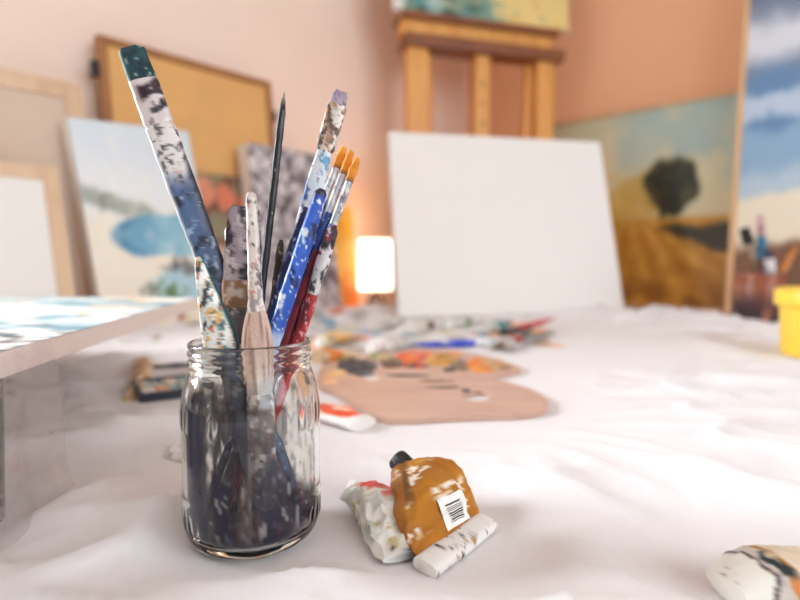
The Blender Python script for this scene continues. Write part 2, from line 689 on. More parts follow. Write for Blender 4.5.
# ---------------------------------------------------------------- frames on the left
def frame_set(label, P, bar, th, wood_m, fill_m, fill_name, back=.004, cat='picture frame', inset=.006):
    BL, ex, ey, ez, w, h = P
    rt = root('picture_frame', BL + ex * w / 2, label, cat)
    mb = MB()
    mb.box(BL, ex * bar, ey * h, ez * th, .002)
    mb.box(BL + ex * (w - bar), ex * bar, ey * h, ez * th, .002)
    mb.box(BL + ex * bar, ex * (w - 2 * bar), ey * bar, ez * th, .002)
    mb.box(BL + ex * bar + ey * (h - bar), ex * (w - 2 * bar), ey * bar, ez * th, .002)
    mb.obj('frame', wood_m, rt)
    mb = MB()
    mb.box(BL + ex * bar + ey * bar + ez * (th - inset - back), ex * (w - 2 * bar), ey * (h - 2 * bar), ez * back)
    mb.obj(fill_name, fill_m, rt)
    return rt


M_FR1 = wood('honey_frame_wood', (206, 172, 138), (226, 196, 164), (3, 3, 1))
M_FR3 = wood('brown_frame_wood', (150, 98, 54), (176, 122, 70), (3, 3, 1))
M_BOARD = principled('tan_hardboard', (228, 178, 112), .75, bump=.1, bscale=80, noise_amt=.06, nscale=8)
M_CREAM = principled('cream_canvas_back', (216, 196, 178), .85, bump=.2, bscale=500, noise_amt=.04, nscale=10)
M_WHITEC = principled('white_gesso', (238, 236, 232), .8, bump=.25, bscale=700)
M_BLACKP = principled('black_plastic', (24, 24, 26), .45, bump=.05)
P3 = lean_left(1.606, 1.112, 1.447, .115, .11)
f3 = frame_set('tan hardboard panel in a thin brown frame with black side clips, behind the seaside painting', P3, .02, .028, M_FR3, M_BOARD, 'board')
BL, ex, ey, ez, w_, h_ = P3
for (dx, tz) in ((-.016, .62), (w_ - .004, .60)):
    mb = MB()
    mb.box(BL + ex * dx + ey * tz + ez * .004, ex * .02, ey * .035, ez * .02, .003)
    mb.obj('clip', M_BLACKP, f3)
P1 = lean_left(2.25, 1.662, 1.302, .15, .11)
frame_set('large pale wooden frame with a blank pinkish cream panel', P1, .038, .03, M_FR1, M_CREAM, 'panel')
P2 = lean_left(2.25, 1.745, 1.09, .280, .27)
frame_set('lower wooden frame with a blank white canvas at the left picture edge', P2, .03, .03, M_FR1, M_WHITEC, 'canvas')

# benches under them
M_BEN = wood('red_brown_bench_wood', (150, 66, 40), (178, 86, 52), (2, 8, 2), .4)
M_BEN2 = wood('orange_bench_wood', (206, 96, 48), (222, 118, 62), (2, 8, 2), .4)


def bench(label, o, a, b, m):
    rt = root('bench', V3((o + a / 2 + b / 2).to_tuple()) * 1.0, label, 'bench')
    rt.location.z = 0
    mb = MB()
    mb.box(V3((o.x, o.y, ZB - .03)), a, b, V3((0, 0, .03)), .004)
    mb.obj('top', m, rt)
    for i in (.03, .97):
        for j in (.12, .88):
            mb = MB()
            q = o + a * i + b * j
            mb.bar(V3((q.x, q.y, 0)), V3((q.x, q.y, ZB - .03)), .04, .04, a, .003)
            mb.obj('leg', m, rt)
    return rt


bench('orange wooden bench along the wall under the lamp', R(.69, .012), UV3 * 1.65, VV3 * .29, M_BEN2)
bench('dark red wooden bench under the tree painting', R(.012, .62), VV3 * 1.3, UV3 * .42, M_BEN)

# ---------------------------------------------------------------- lamp
lu, lv = .748, .15
lp = R(lu, lv, ZB)
lamp = root('table_lamp', lp, 'small lit table lamp with a cream cylinder shade and dark base', 'lamp')
M_SHADE = bpy.data.materials.new('lit_lamp_shade')
M_SHADE.use_nodes = True
nt = M_SHADE.node_tree
b_ = nt.nodes['Principled BSDF']
b_.inputs['Base Color'].default_value = rgb((250, 236, 210))
b_.inputs['Emission Color'].default_value = rgb((255, 238, 214))
b_.inputs['Emission Strength'].default_value = 2.4
nn = nt.nodes.new('ShaderNodeTexNoise')
nn.inputs['Scale'].default_value = 400
bp = nt.nodes.new('ShaderNodeBump')
bp.inputs['Strength'].default_value = .2
bp.inputs['Distance'].default_value = .001
nt.links.new(nn.outputs['Fac'], bp.inputs['Height'])
nt.links.new(bp.outputs['Normal'], b_.inputs['Normal'])
M_DARKM = principled('dark_bronze', (52, 38, 32), .4, .6, bump=.1)
mb = MB()
mb.lathe(lp + V3((0, 0, .068)), [(.060, 0), (.0605, .002), (.0565, .175), (.056, .177), (.0545, .175), (.0585, .002)], 40, close=True)
mb.obj('lamp_shade', M_SHADE, lamp, smooth=True)
mb = MB()
mb.lathe(lp, [(.0, .0), (.034, .0), (.036, .004), (.034, .008), (.012, .012), (.008, .02), (.007, .06), (.009, .085), (.0, .09)], 28)
mb.obj('base', M_DARKM, lamp, smooth=True)
for a in (0.4, 0.4 + 2.094, 0.4 + 4.189):
    mb = MB()
    d = V3((math.cos(a), math.sin(a), 0))
    mb.tube([lp + d * .038 + V3((0, 0, .003)), lp + d * .026 + V3((0, 0, .035)), lp + d * .009 + V3((0, 0, .06))], .005, 8)
    mb.obj('leg', M_DARKM, lamp, smooth=True)
mb = MB()
mb.lathe(lp + V3((0, 0, .085)), [(.0, 0), (.011, .002), (.012, .02), (.02, .045), (.022, .06), (.016, .076), (.0, .082)], 20)
M_BULB = bpy.data.materials.new('lit_bulb')
M_BULB.use_nodes = True
b_ = M_BULB.node_tree.nodes['Principled BSDF']
b_.inputs['Emission Color'].default_value = rgb((255, 214, 150))
b_.inputs['Emission Strength'].default_value = 8
mb.obj('bulb', M_BULB, lamp, smooth=True)

# ---------------------------------------------------------------- easel in the corner
M_EAS = wood('varnished_beech', (222, 150, 66), (240, 180, 98), (3, 3, .6), .4)
M_EASD = wood('dark_varnished_wood', (120, 66, 34), (150, 88, 48), (1, 6, 3), .4)
eL = at(416, 100, 1.98)
eR = at(543, 100, 2.12)
eM = (eL + eR) / 2
exx = V3((eR.x - eL.x, eR.y - eL.y, 0)).normalized()
eyy = V3((-exx.y, exx.x, 0))
if eyy.y < 0:
    eyy = -eyy
easel = root('easel', V3((eM.x, eM.y, 0)), 'tall varnished wooden studio easel standing in the room corner', 'easel')
zt = at(414, 20, 1.95).z           # top of the tray
zt_low = at(414, 46, 1.95).z
for q, wd, nm in ((V3((eL.x, eL.y, 0)), .075, 'leg'), (V3((eR.x, eR.y, 0)), .07, 'leg')):
    mb = MB()
    mb.bar(q, V3((q.x, q.y, zt_low + .01)), wd, .04, exx, .004)
    mb.obj(nm, M_EAS, easel)
for q in (eL + exx * .058, eR - exx * .05):
    mb = MB()
    qq = V3((q.x, q.y, 0)) + eyy * .035
    tilt = exx * (.0 if q.x < eM.x else -.02)
    mb.bar(qq + tilt * 2, V3((qq.x, qq.y, zt_low)), .022, .03, exx, .003)
    mb.obj('brace', M_EAS, easel)
mb = MB()
cm = at(481, 100, 2.05)
cm = V3((eL.x, eL.y, 0)) + exx * ((cm.x - eL.x) / exx.x)
mb.bar(V3((cm.x, cm.y, .25)), V3((cm.x, cm.y, zt_low + .01)), .055, .03, exx, .004)
ms = mb.obj('mast', M_EAS, easel)
for zz in (.1, .17, .24):
    mb = MB()
    c = V3((cm.x, cm.y, zt_low - zz)) - eyy * .0155
    mb.lathe(c, [(.0, 0), (.006, 0), (.005, .003), (0, .004)], 12, axis=-eyy)
    mb.obj('peg_hole', M_DARKM, ms, smooth=True)
o = V3((eL.x, eL.y, 0)) - exx * .05
wl = (eR - eL).length + .075
mb = MB()
mb.box(V3((o.x, o.y, zt_low)) - eyy * .05, exx * (wl + .035), eyy * .10, V3((0, 0, .038)), .005)
mb.obj('lower_ledge', M_EASD, easel)
mb = MB()
mb.box(V3((o.x, o.y, zt_low + .038)) - eyy * .03 + exx * .01 - exx * .02, exx * wl, eyy * .06, V3((0, 0, zt - zt_low - .038)), .004)
mb.obj('tray_board', M_EAS, easel)
mb = MB()
mb.box(V3((o.x, o.y, zt)) - eyy * .06 - exx * .015, exx * (wl + .02), eyy * .12, V3((0, 0, .018)), .004)
mb.obj('tray', M_EASD, easel)
mb = MB()
for zz in (.3,):
    mb.bar(V3((eL.x, eL.y, zz)), V3((eR.x, eR.y, zz)), .06, .03, V3((0, 0, 1)), .003)
mb.obj('crossbar', M_EAS, easel)


def easelpic(s, t):
    p = V3((s, t, 0))
    n = fz(p, 7, 8)
    c = mix((96, 150, 148), (190, 212, 204), .5 + n)
    c = mix(c, (236, 212, 140), sm(.36, .62, s + .15 * n))
    c = mix(c, (226, 186, 104), .6 * sm(.1, .5, nz(p, 8, 2)) * sm(.5, .7, s))
    c = mix(c, (34, 60, 60), .9 * sm(.05, .3, nz(p, 9, 3)) * sm(.6, .3, s))
    c = mix(c, (140, 150, 110), .5 * sm(.15, .4, nz(p, 8, 5)))
    c = mix(c, (236, 236, 236), sm(.06, .03, s + .02 * n))
    return c


zz0 = zt + .018
ebl = V3((o.x, o.y, zz0)) - exx * .045 - eyy * .03
ey_ = (V3((0, 0, 1)) + eyy * .08).normalized()
painted_panel('painting', 'teal and yellow painting resting on the easel tray, mostly out of view', 'painting', ebl, exx, ey_, exx.cross(ey_), wl + .09, .42, .022, easelpic, 70, 50, side=(236, 232, 226))

# ---------------------------------------------------------------- blank white canvas
cBL, cBR = V3((-.003, 1.476, 0)), V3((.664, 1.618, 0))
cex = (cBR - cBL)
cw = cex.length
cex.normalize()
cback = V3((-cex.y, cex.x, 0))
cz = T + .0075
cey = (V3((0, 0, 1)) + cback * .30 + cex * .004).normalized()
cez = cex.cross(cey)
ch = .55
ob = V3((cBL.x, cBL.y, cz))
vs = MB()
cv = root('blank_canvas', ob + cex * cw / 2, 'large blank white canvas propped upright at the back of the table', 'canvas')
mb = MB()
mb.box(ob - cez * .02, cex * cw, cey * ch, cez * .02, .002)
mb.obj('canvas', M_WHITEC, cv)
mb = MB()
mb.bar(ob + cex * cw * .5 + cey * ch * .8 - cez * .03, V3((0, 0, cz - .001)) + V3(((ob + cex * cw * .5).x, (ob + cex * cw * .5).y, 0)) + cback * .32, .03, .016, cex, .002)
mb.obj('support_strut', M_PINE, cv)

FLAT += [(V3((ob + cex * cw * .5)).x + cback.x * .32, (ob + cex * cw * .5).y + cback.y * .32, .05)]
# ---------------------------------------------------------------- glass jar
JB = T + CLOTH + .0005
JC = V3((JX, JY, JB))
jar = root('glass_jar', JC, 'paint-stained glass jar full of brushes on the white cloth', 'jar')
M_GLASS = glass('clear_glass', (250, 252, 250))
outer = [(.0, .0015), (.026, .0), (.0325, .0008), (.0365, .0035), (.0388, .008), (.0397, .013), (.04, .02), (.04, .028), (.04, .04), (.04, .055), (.04, .066), (.0399, .072), (.0395, .078), (.0384, .084), (.0368, .0895), (.0352, .0935), (.0345, .0962),
         (.0350, .0972), (.0358, .0985), (.0350, .0998), (.0342, .1010), (.0350, .1022), (.0357, .1034), (.0350, .1046), (.0344, .1055), (.0350, .1066), (.0353, .1078), (.0349, .1088), (.0338, .1092)]
inner = [(.0326, .1088), (.0320, .1070), (.0318, .1), (.0320, .0965), (.0330, .0928), (.0345, .0885), (.0361, .083), (.0371, .077), (.0375, .071), (.0376, .06), (.0376, .04), (.0376, .02), (.0372, .013), (.0362, .009), (.033, .0062), (.026, .0055), (.0, .0052)]


outer = [(r * .955, z * 1.035) for r, z in outer]
inner = [(r * .955, z * 1.035) for r, z in inner]


def densify(prof, step=.0035):
    out = [prof[0]]
    for a, b in zip(prof, prof[1:]):
        L = math.hypot(b[0] - a[0], b[1] - a[1])
        n = max(1, int(L / step))
        for i in range(1, n + 1):
            out.append((a[0] + (b[0] - a[0]) * i / n, a[1] + (b[1] - a[1]) * i / n))
    return out


def emboss(a, z, i):
    if i >= n_out:
        return 0.0
    k = 0.0
    rib = max(0.0, math.sin(a * 34)) ** 2
    k += .0006 * rib * sm(.0105, .013, z) * sm(.0225, .020, z)
    k += .0004 * max(0.0, math.sin(a * 34 + 1)) ** 2 * sm(.066, .069, z) * sm(.080, .077, z)
    k += .0005 * sm(.0015, .0005, abs(z - .0265))
    # the screw thread climbs round the neck
    return k


od = densify(outer, .0018)
n_out = len(od)
mb = MB()
mb.lathe(JC, [(max(r, 1e-5), z) for r, z in od] + [(max(r, 1e-5), z) for r, z in densify(inner, .004)], 156, mod=emboss)
mb.obj('glass_body', M_GLASS, jar, smooth=True)

# the dried paint that coats the inside
M_FILM = bpy.data.materials.new('dried_paint_film')
M_FILM.use_nodes = True
nt = M_FILM.node_tree
b_ = nt.nodes['Principled BSDF']
b_.inputs['Roughness'].default_value = .6
b_.inputs['Specular IOR Level'].default_value = .15
a_ = nt.nodes.new('ShaderNodeVertexColor')
a_.layer_name = 'Pigment'
nt.links.new(a_.outputs['Color'], b_.inputs['Base Color'])
nt.links.new(a_.outputs['Alpha'], b_.inputs['Alpha'])
vs, fs, cs, al = [], [], [], []
prof = [(r - .0004, z) for r, z in densify(inner[5:-2], .0015)]
SEG = 130
for i, (r, z) in enumerate(prof):
    for j in range(SEG):
        a = 2 * PI * j / SEG
        vs.append(JC + V3((r * math.cos(a), r * math.sin(a), z)))
        xn, fr = math.cos(a), math.sin(a) < 0
        q = V3((xn * 1.6, math.sin(a) * 1.6, z * 14))
        bl = fz(q, 2.2, 5, 4)
        st = fz(V3((xn * 8, math.sin(a) * 8, z * 22)), 1.0, 2, 4)
        fine = fz(V3((xn * 20, math.sin(a) * 20, z * 90)), 1.0, 4, 3)
        lvl = .081 + .004 * nz(V3((xn, math.sin(a), 0)), 6, 3)
        under = sm(lvl + .002, lvl - .002, z)
        sk = xn + .05 * st + .10 * (z / .1)           # bands run a little askew
        if fr:
            band = sm(-.90, -.86, sk) * sm(-.34, -.40, sk)
            cov = .98 * band * under * sm(-1.0, -.8, fine)
            cov = max(cov, .9 * sm(-.44, -.40, sk) * sm(-.26, -.32, sk) * under * sm(-.25, .05, st))
            cov = max(cov, .96 * sm(-.34, -.30, sk) * sm(.02, -.06, sk) * sm(.050, .046, z + .01 * st) * sm(-1.0, -.8, fine))
            dia = sk - (.02 + 4.2 * (z - .01))               # slanting crimson line painted in for the red brush handle
            cov = max(cov, .9 * sm(.05, .025, abs(dia)) * sm(.060, .052, z))
            cov = max(cov, .72 * sm(-.02, .02, dia) * sm(.42, .34, sk) * under * sm(-.3, .15, st))
            tri = sm(.060, .050, z + .010 * bl + .050 * abs(xn - .52)) * sm(.22, .34, xn)
            cov = max(cov, .86 * tri * sm(-.7, -.45, fine))
            cov = max(cov, .40 * sm(.25, .5, fine) * under)
            cov *= 1 - .8 * sm(-.22, -.14, sk) * sm(.30, .22, sk) * sm(.040, .048, z)
        else:
            cov = max(.92 * sm(-.35, .0, st) * under * sm(.45, .15, xn), .6 * sm(.1, .3, bl) * under)
        cov = max(cov, .95 * sm(.026, .014, z + .006 * bl))
        # short runs hanging from the old tide line
        neck = sm(.086, .092, z + .004 * bl) * sm(.0, -.35, xn + .25 * bl) * sm(-.3, .1, st)
        dash = sm(.1, .5, math.sin(a * 44 + 3 * st)) * sm(.060 + .006 * bl, .066, z) * sm(.083, .079, z)
        cov = max(cov, .75 * dash * sm(-.2, .3, .5 * bl + .3 - .5 * xn))
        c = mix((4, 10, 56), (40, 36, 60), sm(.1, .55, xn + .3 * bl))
        if fr:
            c = mix(c, (108, 98, 92), .9 * sm(-.02, .02, dia) * sm(.42, .34, sk) * sm(-.2, .3, st))
            c = mix(c, (86, 22, 40), .9 * sm(.05, .025, abs(dia)) * sm(.060, .052, z))
            c = mix(c, (88, 82, 84), sm(-.44, -.40, sk) * sm(-.26, -.32, sk) * .8)
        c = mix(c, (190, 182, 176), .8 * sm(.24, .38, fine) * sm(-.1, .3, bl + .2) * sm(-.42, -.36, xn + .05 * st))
        c = mix(c, (112, 60, 66), .5 * sm(.1, .35, nz(q, 4, 11)) * sm(.0, .3, xn))
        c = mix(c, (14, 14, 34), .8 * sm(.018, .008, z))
        c = mix(c, (60, 52, 56), dash * .7)
        c = mix(c, (206, 196, 180), neck)
        cov = max(cov, .6 * neck)
        cs.append(c)
        al.append(max(0.0, min(1.0, cov)))
for i in range(len(prof) - 1):
    for j in range(SEG):
        fs.append((i * SEG + j, i * SEG + (j + 1) % SEG, (i + 1) * SEG + (j + 1) % SEG, (i + 1) * SEG + j))
film = mesh_obj('paint_film', vs, fs, M_FILM, jar, cols=cs)
ca = film.data.color_attributes['Pigment']
for i, al_ in enumerate(al):
    c = ca.data[i].color
    ca.data[i].color = (c[0], c[1], c[2], al_)
film['label'] = 'dried navy and grey paint stains'
# sediment
vs, fs, cs = [], [], []
for i in range(14):
    for j in range(48):
        r, a = .0338 * (i + .001) / 13, 2 * PI * j / 48
        p = JC + V3((r * math.cos(a), r * math.sin(a), 0))
        vs.append(p + V3((0, 0, .0075 + .0022 * (1 + fz(p, 90, 3)) + .002 * (i / 13) ** 3)))
        cs.append(splat((40, 40, 54), p, [((96, 88, 92), 120, .1, 1), ((70, 34, 44), 90, .25, 2)]))
for i in range(13):
    for j in range(48):
        fs.append((i * 48 + j, i * 48 + (j + 1) % 48, (i + 1) * 48 + (j + 1) % 48, (i + 1) * 48 + j))
b0 = len(vs)
for j in range(48):
    a = 2 * PI * j / 48
    vs.append(JC + V3((.030 * math.cos(a), .030 * math.sin(a), .0066)))
    cs.append((40, 40, 54))
for j in range(48):
    fs.append((13 * 48 + j, 13 * 48 + (j + 1) % 48, b0 + (j + 1) % 48, b0 + j))
fs.append(tuple(b0 + j for j in range(48)))
sd = mesh_obj('paint_sediment', vs, fs, M_PAINT, jar, cols=cs)
sd['label'] = 'dark dried paint sludge'

# ---------------------------------------------------------------- brushes
SPK, SPK_T, SPK_W, SPK_Z = 1.6, .09, .2, .6
M_BRIS = pigment('crusted_bristles', .8, bump=.8, bscale=500)
M_WOODP = pigment('painted_handle', .38, bump=.25, bscale=350)
M_FERR = pigment('painted_ferrule', .42, .25, bump=.35, bscale=400)
PXM = .58e-3           # metres per picture pixel at the jar


def loft_part(name, P, d, w, n, keys, colf, mat, parent, seg=34, sq=2.4, step=.0009, rag=0.0):
    """keys: (distance from the top, half width, half thickness)"""
    s0, s1 = keys[0][0], keys[-1][0]
    N = max(3, int((s1 - s0) / step))
    vs, fs, cs = [], [], []
    for i in range(N + 1):
        s = s0 + (s1 - s0) * i / N
        hw, ht = interp(keys, s)
        for j in range(seg):
            a = 2 * PI * j / seg
            ca, sa = math.cos(a), math.sin(a)
            x = math.copysign(abs(ca) ** (2 / sq), ca)
            y = math.copysign(abs(sa) ** (2 / sq), sa)
            base = P + d * s + w * (x * hw) + n * (y * ht)
            k = nz(base, 180, 3) * .00035
            base = base + (w * x + n * y) * k
            if rag and i == 0:
                base = base + d * (rag * nz(base, 300, 9))
            vs.append(base)
            cs.append(colf(s / PXM, x, base))
    for i in range(N):
        for j in range(seg):
            fs.append((i * seg + j, i * seg + (j + 1) % seg, (i + 1) * seg + (j + 1) % seg, (i + 1) * seg + j))
    fs.append(tuple(range(seg))[::-1])
    fs.append(tuple(N * seg + j for j in range(seg)))
    return mesh_obj(name, vs, fs, mat, parent, cols=cs, auto=50)


def brush(label, top, Yt, bot, parts, name='paintbrush', cat='paintbrush', group='brushes standing in the jar', turn=0.0):
    """top: picture point and distance of the upper end; bot: offset inside the jar (mm) of the lower end"""
    Pt = at(top[0], top[1], Yt)
    B = JC + V3((bot[0] / 1000, bot[1] / 1000, .0112))
    d = (B - Pt).normalized()
    L = (B - Pt).length
    view = ((Pt + B) / 2 - V3((0, 0, CZ))).normalized()
    w = d.cross(view).normalized()
    if w.x < 0:
        w = -w
    n = w.cross(d)
    if turn:
        q = Matrix.Rotation(turn, 3, d)
        w, n = q @ w, q @ n
    rt = root(name, B, label, cat, group)
    kk = (JB + .1035 - Pt.z) / d.z
    rp = Pt + d * kk
    print('RIM %-60s r=%.1f  L=%.0fpx' % (label[:60], 1000 * math.hypot(rp.x - JX, rp.y - JY), L / PXM))
    for prt in parts:
        nm, keys, colf, mat = prt[:4]
        ks = [((k[0] * PXM if k[0] >= 0 else L + (k[0] + 1) * PXM), k[1] * PXM / 2, k[2] * PXM / 2) for k in keys]
        loft_part(nm, Pt, d, w, n, ks, colf, mat, rt, rag=.0022 if nm == 'bristles' else 0)
    return rt


WHT, CRM, GRY = (226, 222, 218), (206, 196, 186), (150, 142, 144)
E_ = -1        # marks "to the end"


def c1b(s, x, p):
    c = mix((20, 40, 52), (36, 72, 74), .5 + nz(p, 220, 1))
    c = mix(c, (30, 40, 80), .8 * sm(.1, .3, nz(p, 90, 2)))
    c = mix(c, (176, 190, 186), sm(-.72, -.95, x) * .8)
    return splat(c, p, [((120, 150, 140), 260, .35, 3)])


def c1f(s, x, p):
    c = mix((190, 176, 172), (214, 206, 204), .5 + nz(p, 80, 4))
    c = mix(c, (48, 30, 40), sm(9, 5, abs(s - 46 + 3 * x + 8 * nz(p, 120, 2))) * sm(-.75, -.4, x))
    c = mix(c, (40, 36, 44), sm(4, 2, abs(s - 64 + 4 * x + 6 * nz(p, 150, 5))) * sm(-.4, 0, x))
    return splat(c, p, [((150, 136, 134), 150, .2, 3)])


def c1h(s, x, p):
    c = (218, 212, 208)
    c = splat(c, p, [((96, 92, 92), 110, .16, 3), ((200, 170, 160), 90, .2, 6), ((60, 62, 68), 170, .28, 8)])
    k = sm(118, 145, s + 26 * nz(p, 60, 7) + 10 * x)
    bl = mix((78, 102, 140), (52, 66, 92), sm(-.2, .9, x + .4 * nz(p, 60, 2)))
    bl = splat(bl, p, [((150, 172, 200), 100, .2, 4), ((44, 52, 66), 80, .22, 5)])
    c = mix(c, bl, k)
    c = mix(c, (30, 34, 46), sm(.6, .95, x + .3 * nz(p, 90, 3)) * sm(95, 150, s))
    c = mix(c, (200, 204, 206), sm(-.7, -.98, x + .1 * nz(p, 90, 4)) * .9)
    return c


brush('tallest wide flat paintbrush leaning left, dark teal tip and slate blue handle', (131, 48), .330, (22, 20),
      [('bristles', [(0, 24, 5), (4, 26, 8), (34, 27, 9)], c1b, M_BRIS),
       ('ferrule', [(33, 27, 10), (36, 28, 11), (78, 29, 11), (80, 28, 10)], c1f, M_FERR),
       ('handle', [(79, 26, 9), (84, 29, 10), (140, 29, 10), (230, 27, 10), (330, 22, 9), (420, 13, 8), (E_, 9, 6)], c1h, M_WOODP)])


def c2(s, x, p):
    c = mix((214, 214, 206), (186, 198, 190), .5 + nz(p, 60, 2))
    c = splat(c, p, [((70, 116, 112), 110, .10, 1), ((206, 160, 84), 140, .22, 2), ((44, 52, 66), 150, .16, 3), ((236, 234, 230), 120, .15, 4), ((190, 110, 84), 200, .3, 5)])
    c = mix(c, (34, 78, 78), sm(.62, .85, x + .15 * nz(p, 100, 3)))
    c = mix(c, (40, 44, 56), sm(86, 110, s))
    return c


brush('short speckled green and white palette knife handle leaning at the left rim', (198, 257), .303, (15, -19),
      [('handle', [(0, 5, 4), (8, 11, 7), (40, 21, 9), (78, 32, 10), (92, 30, 10), (110, 20, 8)], c2, M_WOODP),
       ('blade', [(108, 14, 3), (150, 22, 2), (E_, 24, 2)], lambda s, x, p: splat((40, 44, 66), p, [((84, 80, 84), 90, .15, 2), ((24, 24, 34), 70, .1, 3)]), M_FERR)],
      name='palette_knife', cat='palette knife', group='tools standing in the jar')


def c3b(s, x, p):
    c = mix((146, 134, 142), (176, 164, 168), .5 + nz(p, 70, 2))
    c = mix(c, (70, 62, 68), sm(16, 8, s + 8 * nz(p, 100, 3)) * sm(-.2, .3, nz(p, 90, 1) + .2))
    c = mix(c, (48, 46, 54), sm(.0, .1, nz(p, 95, 6) - .2))
    return splat(c, p, [((198, 188, 190), 130, .2, 4), ((92, 82, 88), 120, .2, 5)])


def c3f(s, x, p):
    c = mix((156, 118, 84), (132, 96, 68), .5 + nz(p, 120, 2))
    return splat(c, p, [((196, 180, 168), 110, .12, 4), ((70, 56, 52), 130, .2, 5)])


def c3h(s, x, p):
    c = mix((86, 78, 80), (110, 102, 104), .5 + nz(p, 90, 2))
    c = mix(c, (170, 158, 150), sm(150, 175, s))
    c = mix(c, (90, 82, 80), sm(5, 3, abs(s - 205)))
    return splat(c, p, [((60, 56, 64), 120, .12, 3), ((200, 190, 180), 120, .22, 1)])


brush('wide brush with stiff grey lilac bristles and brown ferrule, bristles up', (244, 207), .332, (-11, 12),
      [('bristles', [(0, 24, 8), (3, 31, 10), (40, 37, 11), (78, 41, 11)], c3b, M_BRIS),
       ('ferrule', [(76, 41, 12), (80, 43, 13), (100, 41, 13), (104, 38, 12)], c3f, M_FERR),
       ('handle', [(103, 35, 11), (118, 28, 11), (134, 13, 10), (150, 12, 10), (206, 15, 12), (212, 13, 11), (E_, 9, 8)], c3h, M_WOODP)])


def c4h(s, x, p):
    c = mix((222, 214, 206), (206, 194, 184), .5 + nz(p, 80, 1))
    return splat(c, p, [((90, 78, 80), 170, .22, 2), ((196, 120, 120), 210, .33, 3), ((150, 140, 136), 110, .2, 5)])


def c4b(s, x, p):
    c = mix((214, 186, 170), (196, 164, 148), .5 + .9 * nz(V3((x * 5, 0, s * .02)), 1.3, 2))
    c = mix(c, (140, 108, 96), sm(.2, .45, nz(V3((x * 9, 1, s * .02)), 1.0, 4)))
    return mix(c, (150, 140, 136), .9 * sm(165, 200, s + 20 * nz(p, 70, 3)))


def c4f(s, x, p):
    return splat((120, 108, 104), p, [((196, 186, 176), 90, .05, 2), ((70, 62, 66), 80, .15, 4), ((150, 70, 74), 90, .3, 5)])


brush('cream spattered brush standing handle up, fanned beige bristles at the rim', (251, 193), .300, (11, -17),
      [('handle', [(0, 7, 6), (4, 10, 8), (60, 12, 9), (100, 14, 10), (112, 18, 11)], c4h, M_WOODP),
       ('bristles', [(110, 18, 11), (126, 26, 12), (146, 30, 13), (176, 26, 12), (190, 22, 11)], c4b, M_BRIS),
       ('ferrule', [(188, 23, 12), (192, 26, 13), (270, 24, 11), (E_, 20, 8)], c4f, M_FERR)])


def c5(s, x, p):
    return splat((26, 26, 30), p, [((200, 196, 196), 220, .62, 2)])


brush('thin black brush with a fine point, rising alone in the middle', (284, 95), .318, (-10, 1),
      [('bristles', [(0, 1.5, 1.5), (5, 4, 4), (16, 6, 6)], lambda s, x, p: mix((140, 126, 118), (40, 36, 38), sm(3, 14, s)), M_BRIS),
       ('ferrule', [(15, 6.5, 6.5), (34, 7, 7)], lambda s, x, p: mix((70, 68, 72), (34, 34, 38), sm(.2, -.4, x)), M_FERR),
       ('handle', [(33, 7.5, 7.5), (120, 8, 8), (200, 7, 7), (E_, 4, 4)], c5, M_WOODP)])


def c6b(s, x, p):
    return splat(mix((176, 160, 178), (150, 134, 152), .5 + nz(p, 120, 2)), p, [((120, 104, 124), 200, .2, 3)])


def c6f(s, x, p):
    c = mix((196, 182, 170), (216, 206, 196), .5 + nz(p, 90, 2))
    return splat(c, p, [((96, 76, 66), 130, .08, 3), ((60, 50, 52), 180, .2, 4), ((170, 130, 100), 150, .15, 5)])


def c6h(s, x, p):
    c = mix((222, 224, 226), (196, 206, 214), .5 + nz(p, 60, 1))
    c = splat(c, p, [((92, 150, 190), 90, .12, 2), ((70, 100, 160), 70, .18, 3), ((60, 64, 76), 200, .3, 4)])
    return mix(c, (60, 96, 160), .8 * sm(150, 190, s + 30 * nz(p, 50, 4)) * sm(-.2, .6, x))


brush('big white and blue streaked flat brush with lilac tip leaning right', (341, 92), .330, (-19, 11),
      [('bristles', [(0, 12, 5), (3, 15, 6), (14, 17, 7)], c6b, M_BRIS),
       ('ferrule', [(13, 18, 8), (16, 20, 9), (58, 19, 9), (62, 16, 9)], c6f, M_FERR),
       ('handle', [(61, 15, 9), (90, 19, 10), (180, 18, 10), (280, 14, 9), (E_, 9, 7)], c6h, M_WOODP)])


def c7(s, x, p):
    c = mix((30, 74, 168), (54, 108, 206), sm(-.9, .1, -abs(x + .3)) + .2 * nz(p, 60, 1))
    c = splat(c, p, [((214, 224, 236), 110, .40, 2), ((24, 36, 84), 90, .34, 3), ((224, 228, 232), 260, .46, 6)])
    c = mix(c, (206, 214, 226), .8 * sm(132, 150, s + 12 * nz(p, 90, 5)))
    c = mix(c, (36, 46, 110), sm(175, 190, s))
    return mix(c, (34, 36, 60), sm(12, 4, s) * sm(0, .2, nz(p, 130, 3) + .1))


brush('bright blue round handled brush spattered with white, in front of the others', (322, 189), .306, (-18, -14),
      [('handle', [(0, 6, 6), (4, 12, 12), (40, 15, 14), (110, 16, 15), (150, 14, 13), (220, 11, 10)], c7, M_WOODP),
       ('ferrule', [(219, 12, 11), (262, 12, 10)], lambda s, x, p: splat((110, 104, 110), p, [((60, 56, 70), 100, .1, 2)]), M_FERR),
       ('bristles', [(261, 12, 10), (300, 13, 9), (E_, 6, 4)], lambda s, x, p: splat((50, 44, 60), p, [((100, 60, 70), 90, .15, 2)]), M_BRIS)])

brush('slim navy handled brush showing left of the bright blue handle', (306, 207), .320, (-27, -2),
      [('handle', [(0, 4, 4), (5, 8, 8), (70, 11, 10), (150, 9, 8), (E_, 6, 6)], lambda s, x, p: splat((30, 40, 76), p, [((96, 110, 150), 160, .25, 2), ((190, 196, 206), 220, .38, 3)]), M_WOODP)])


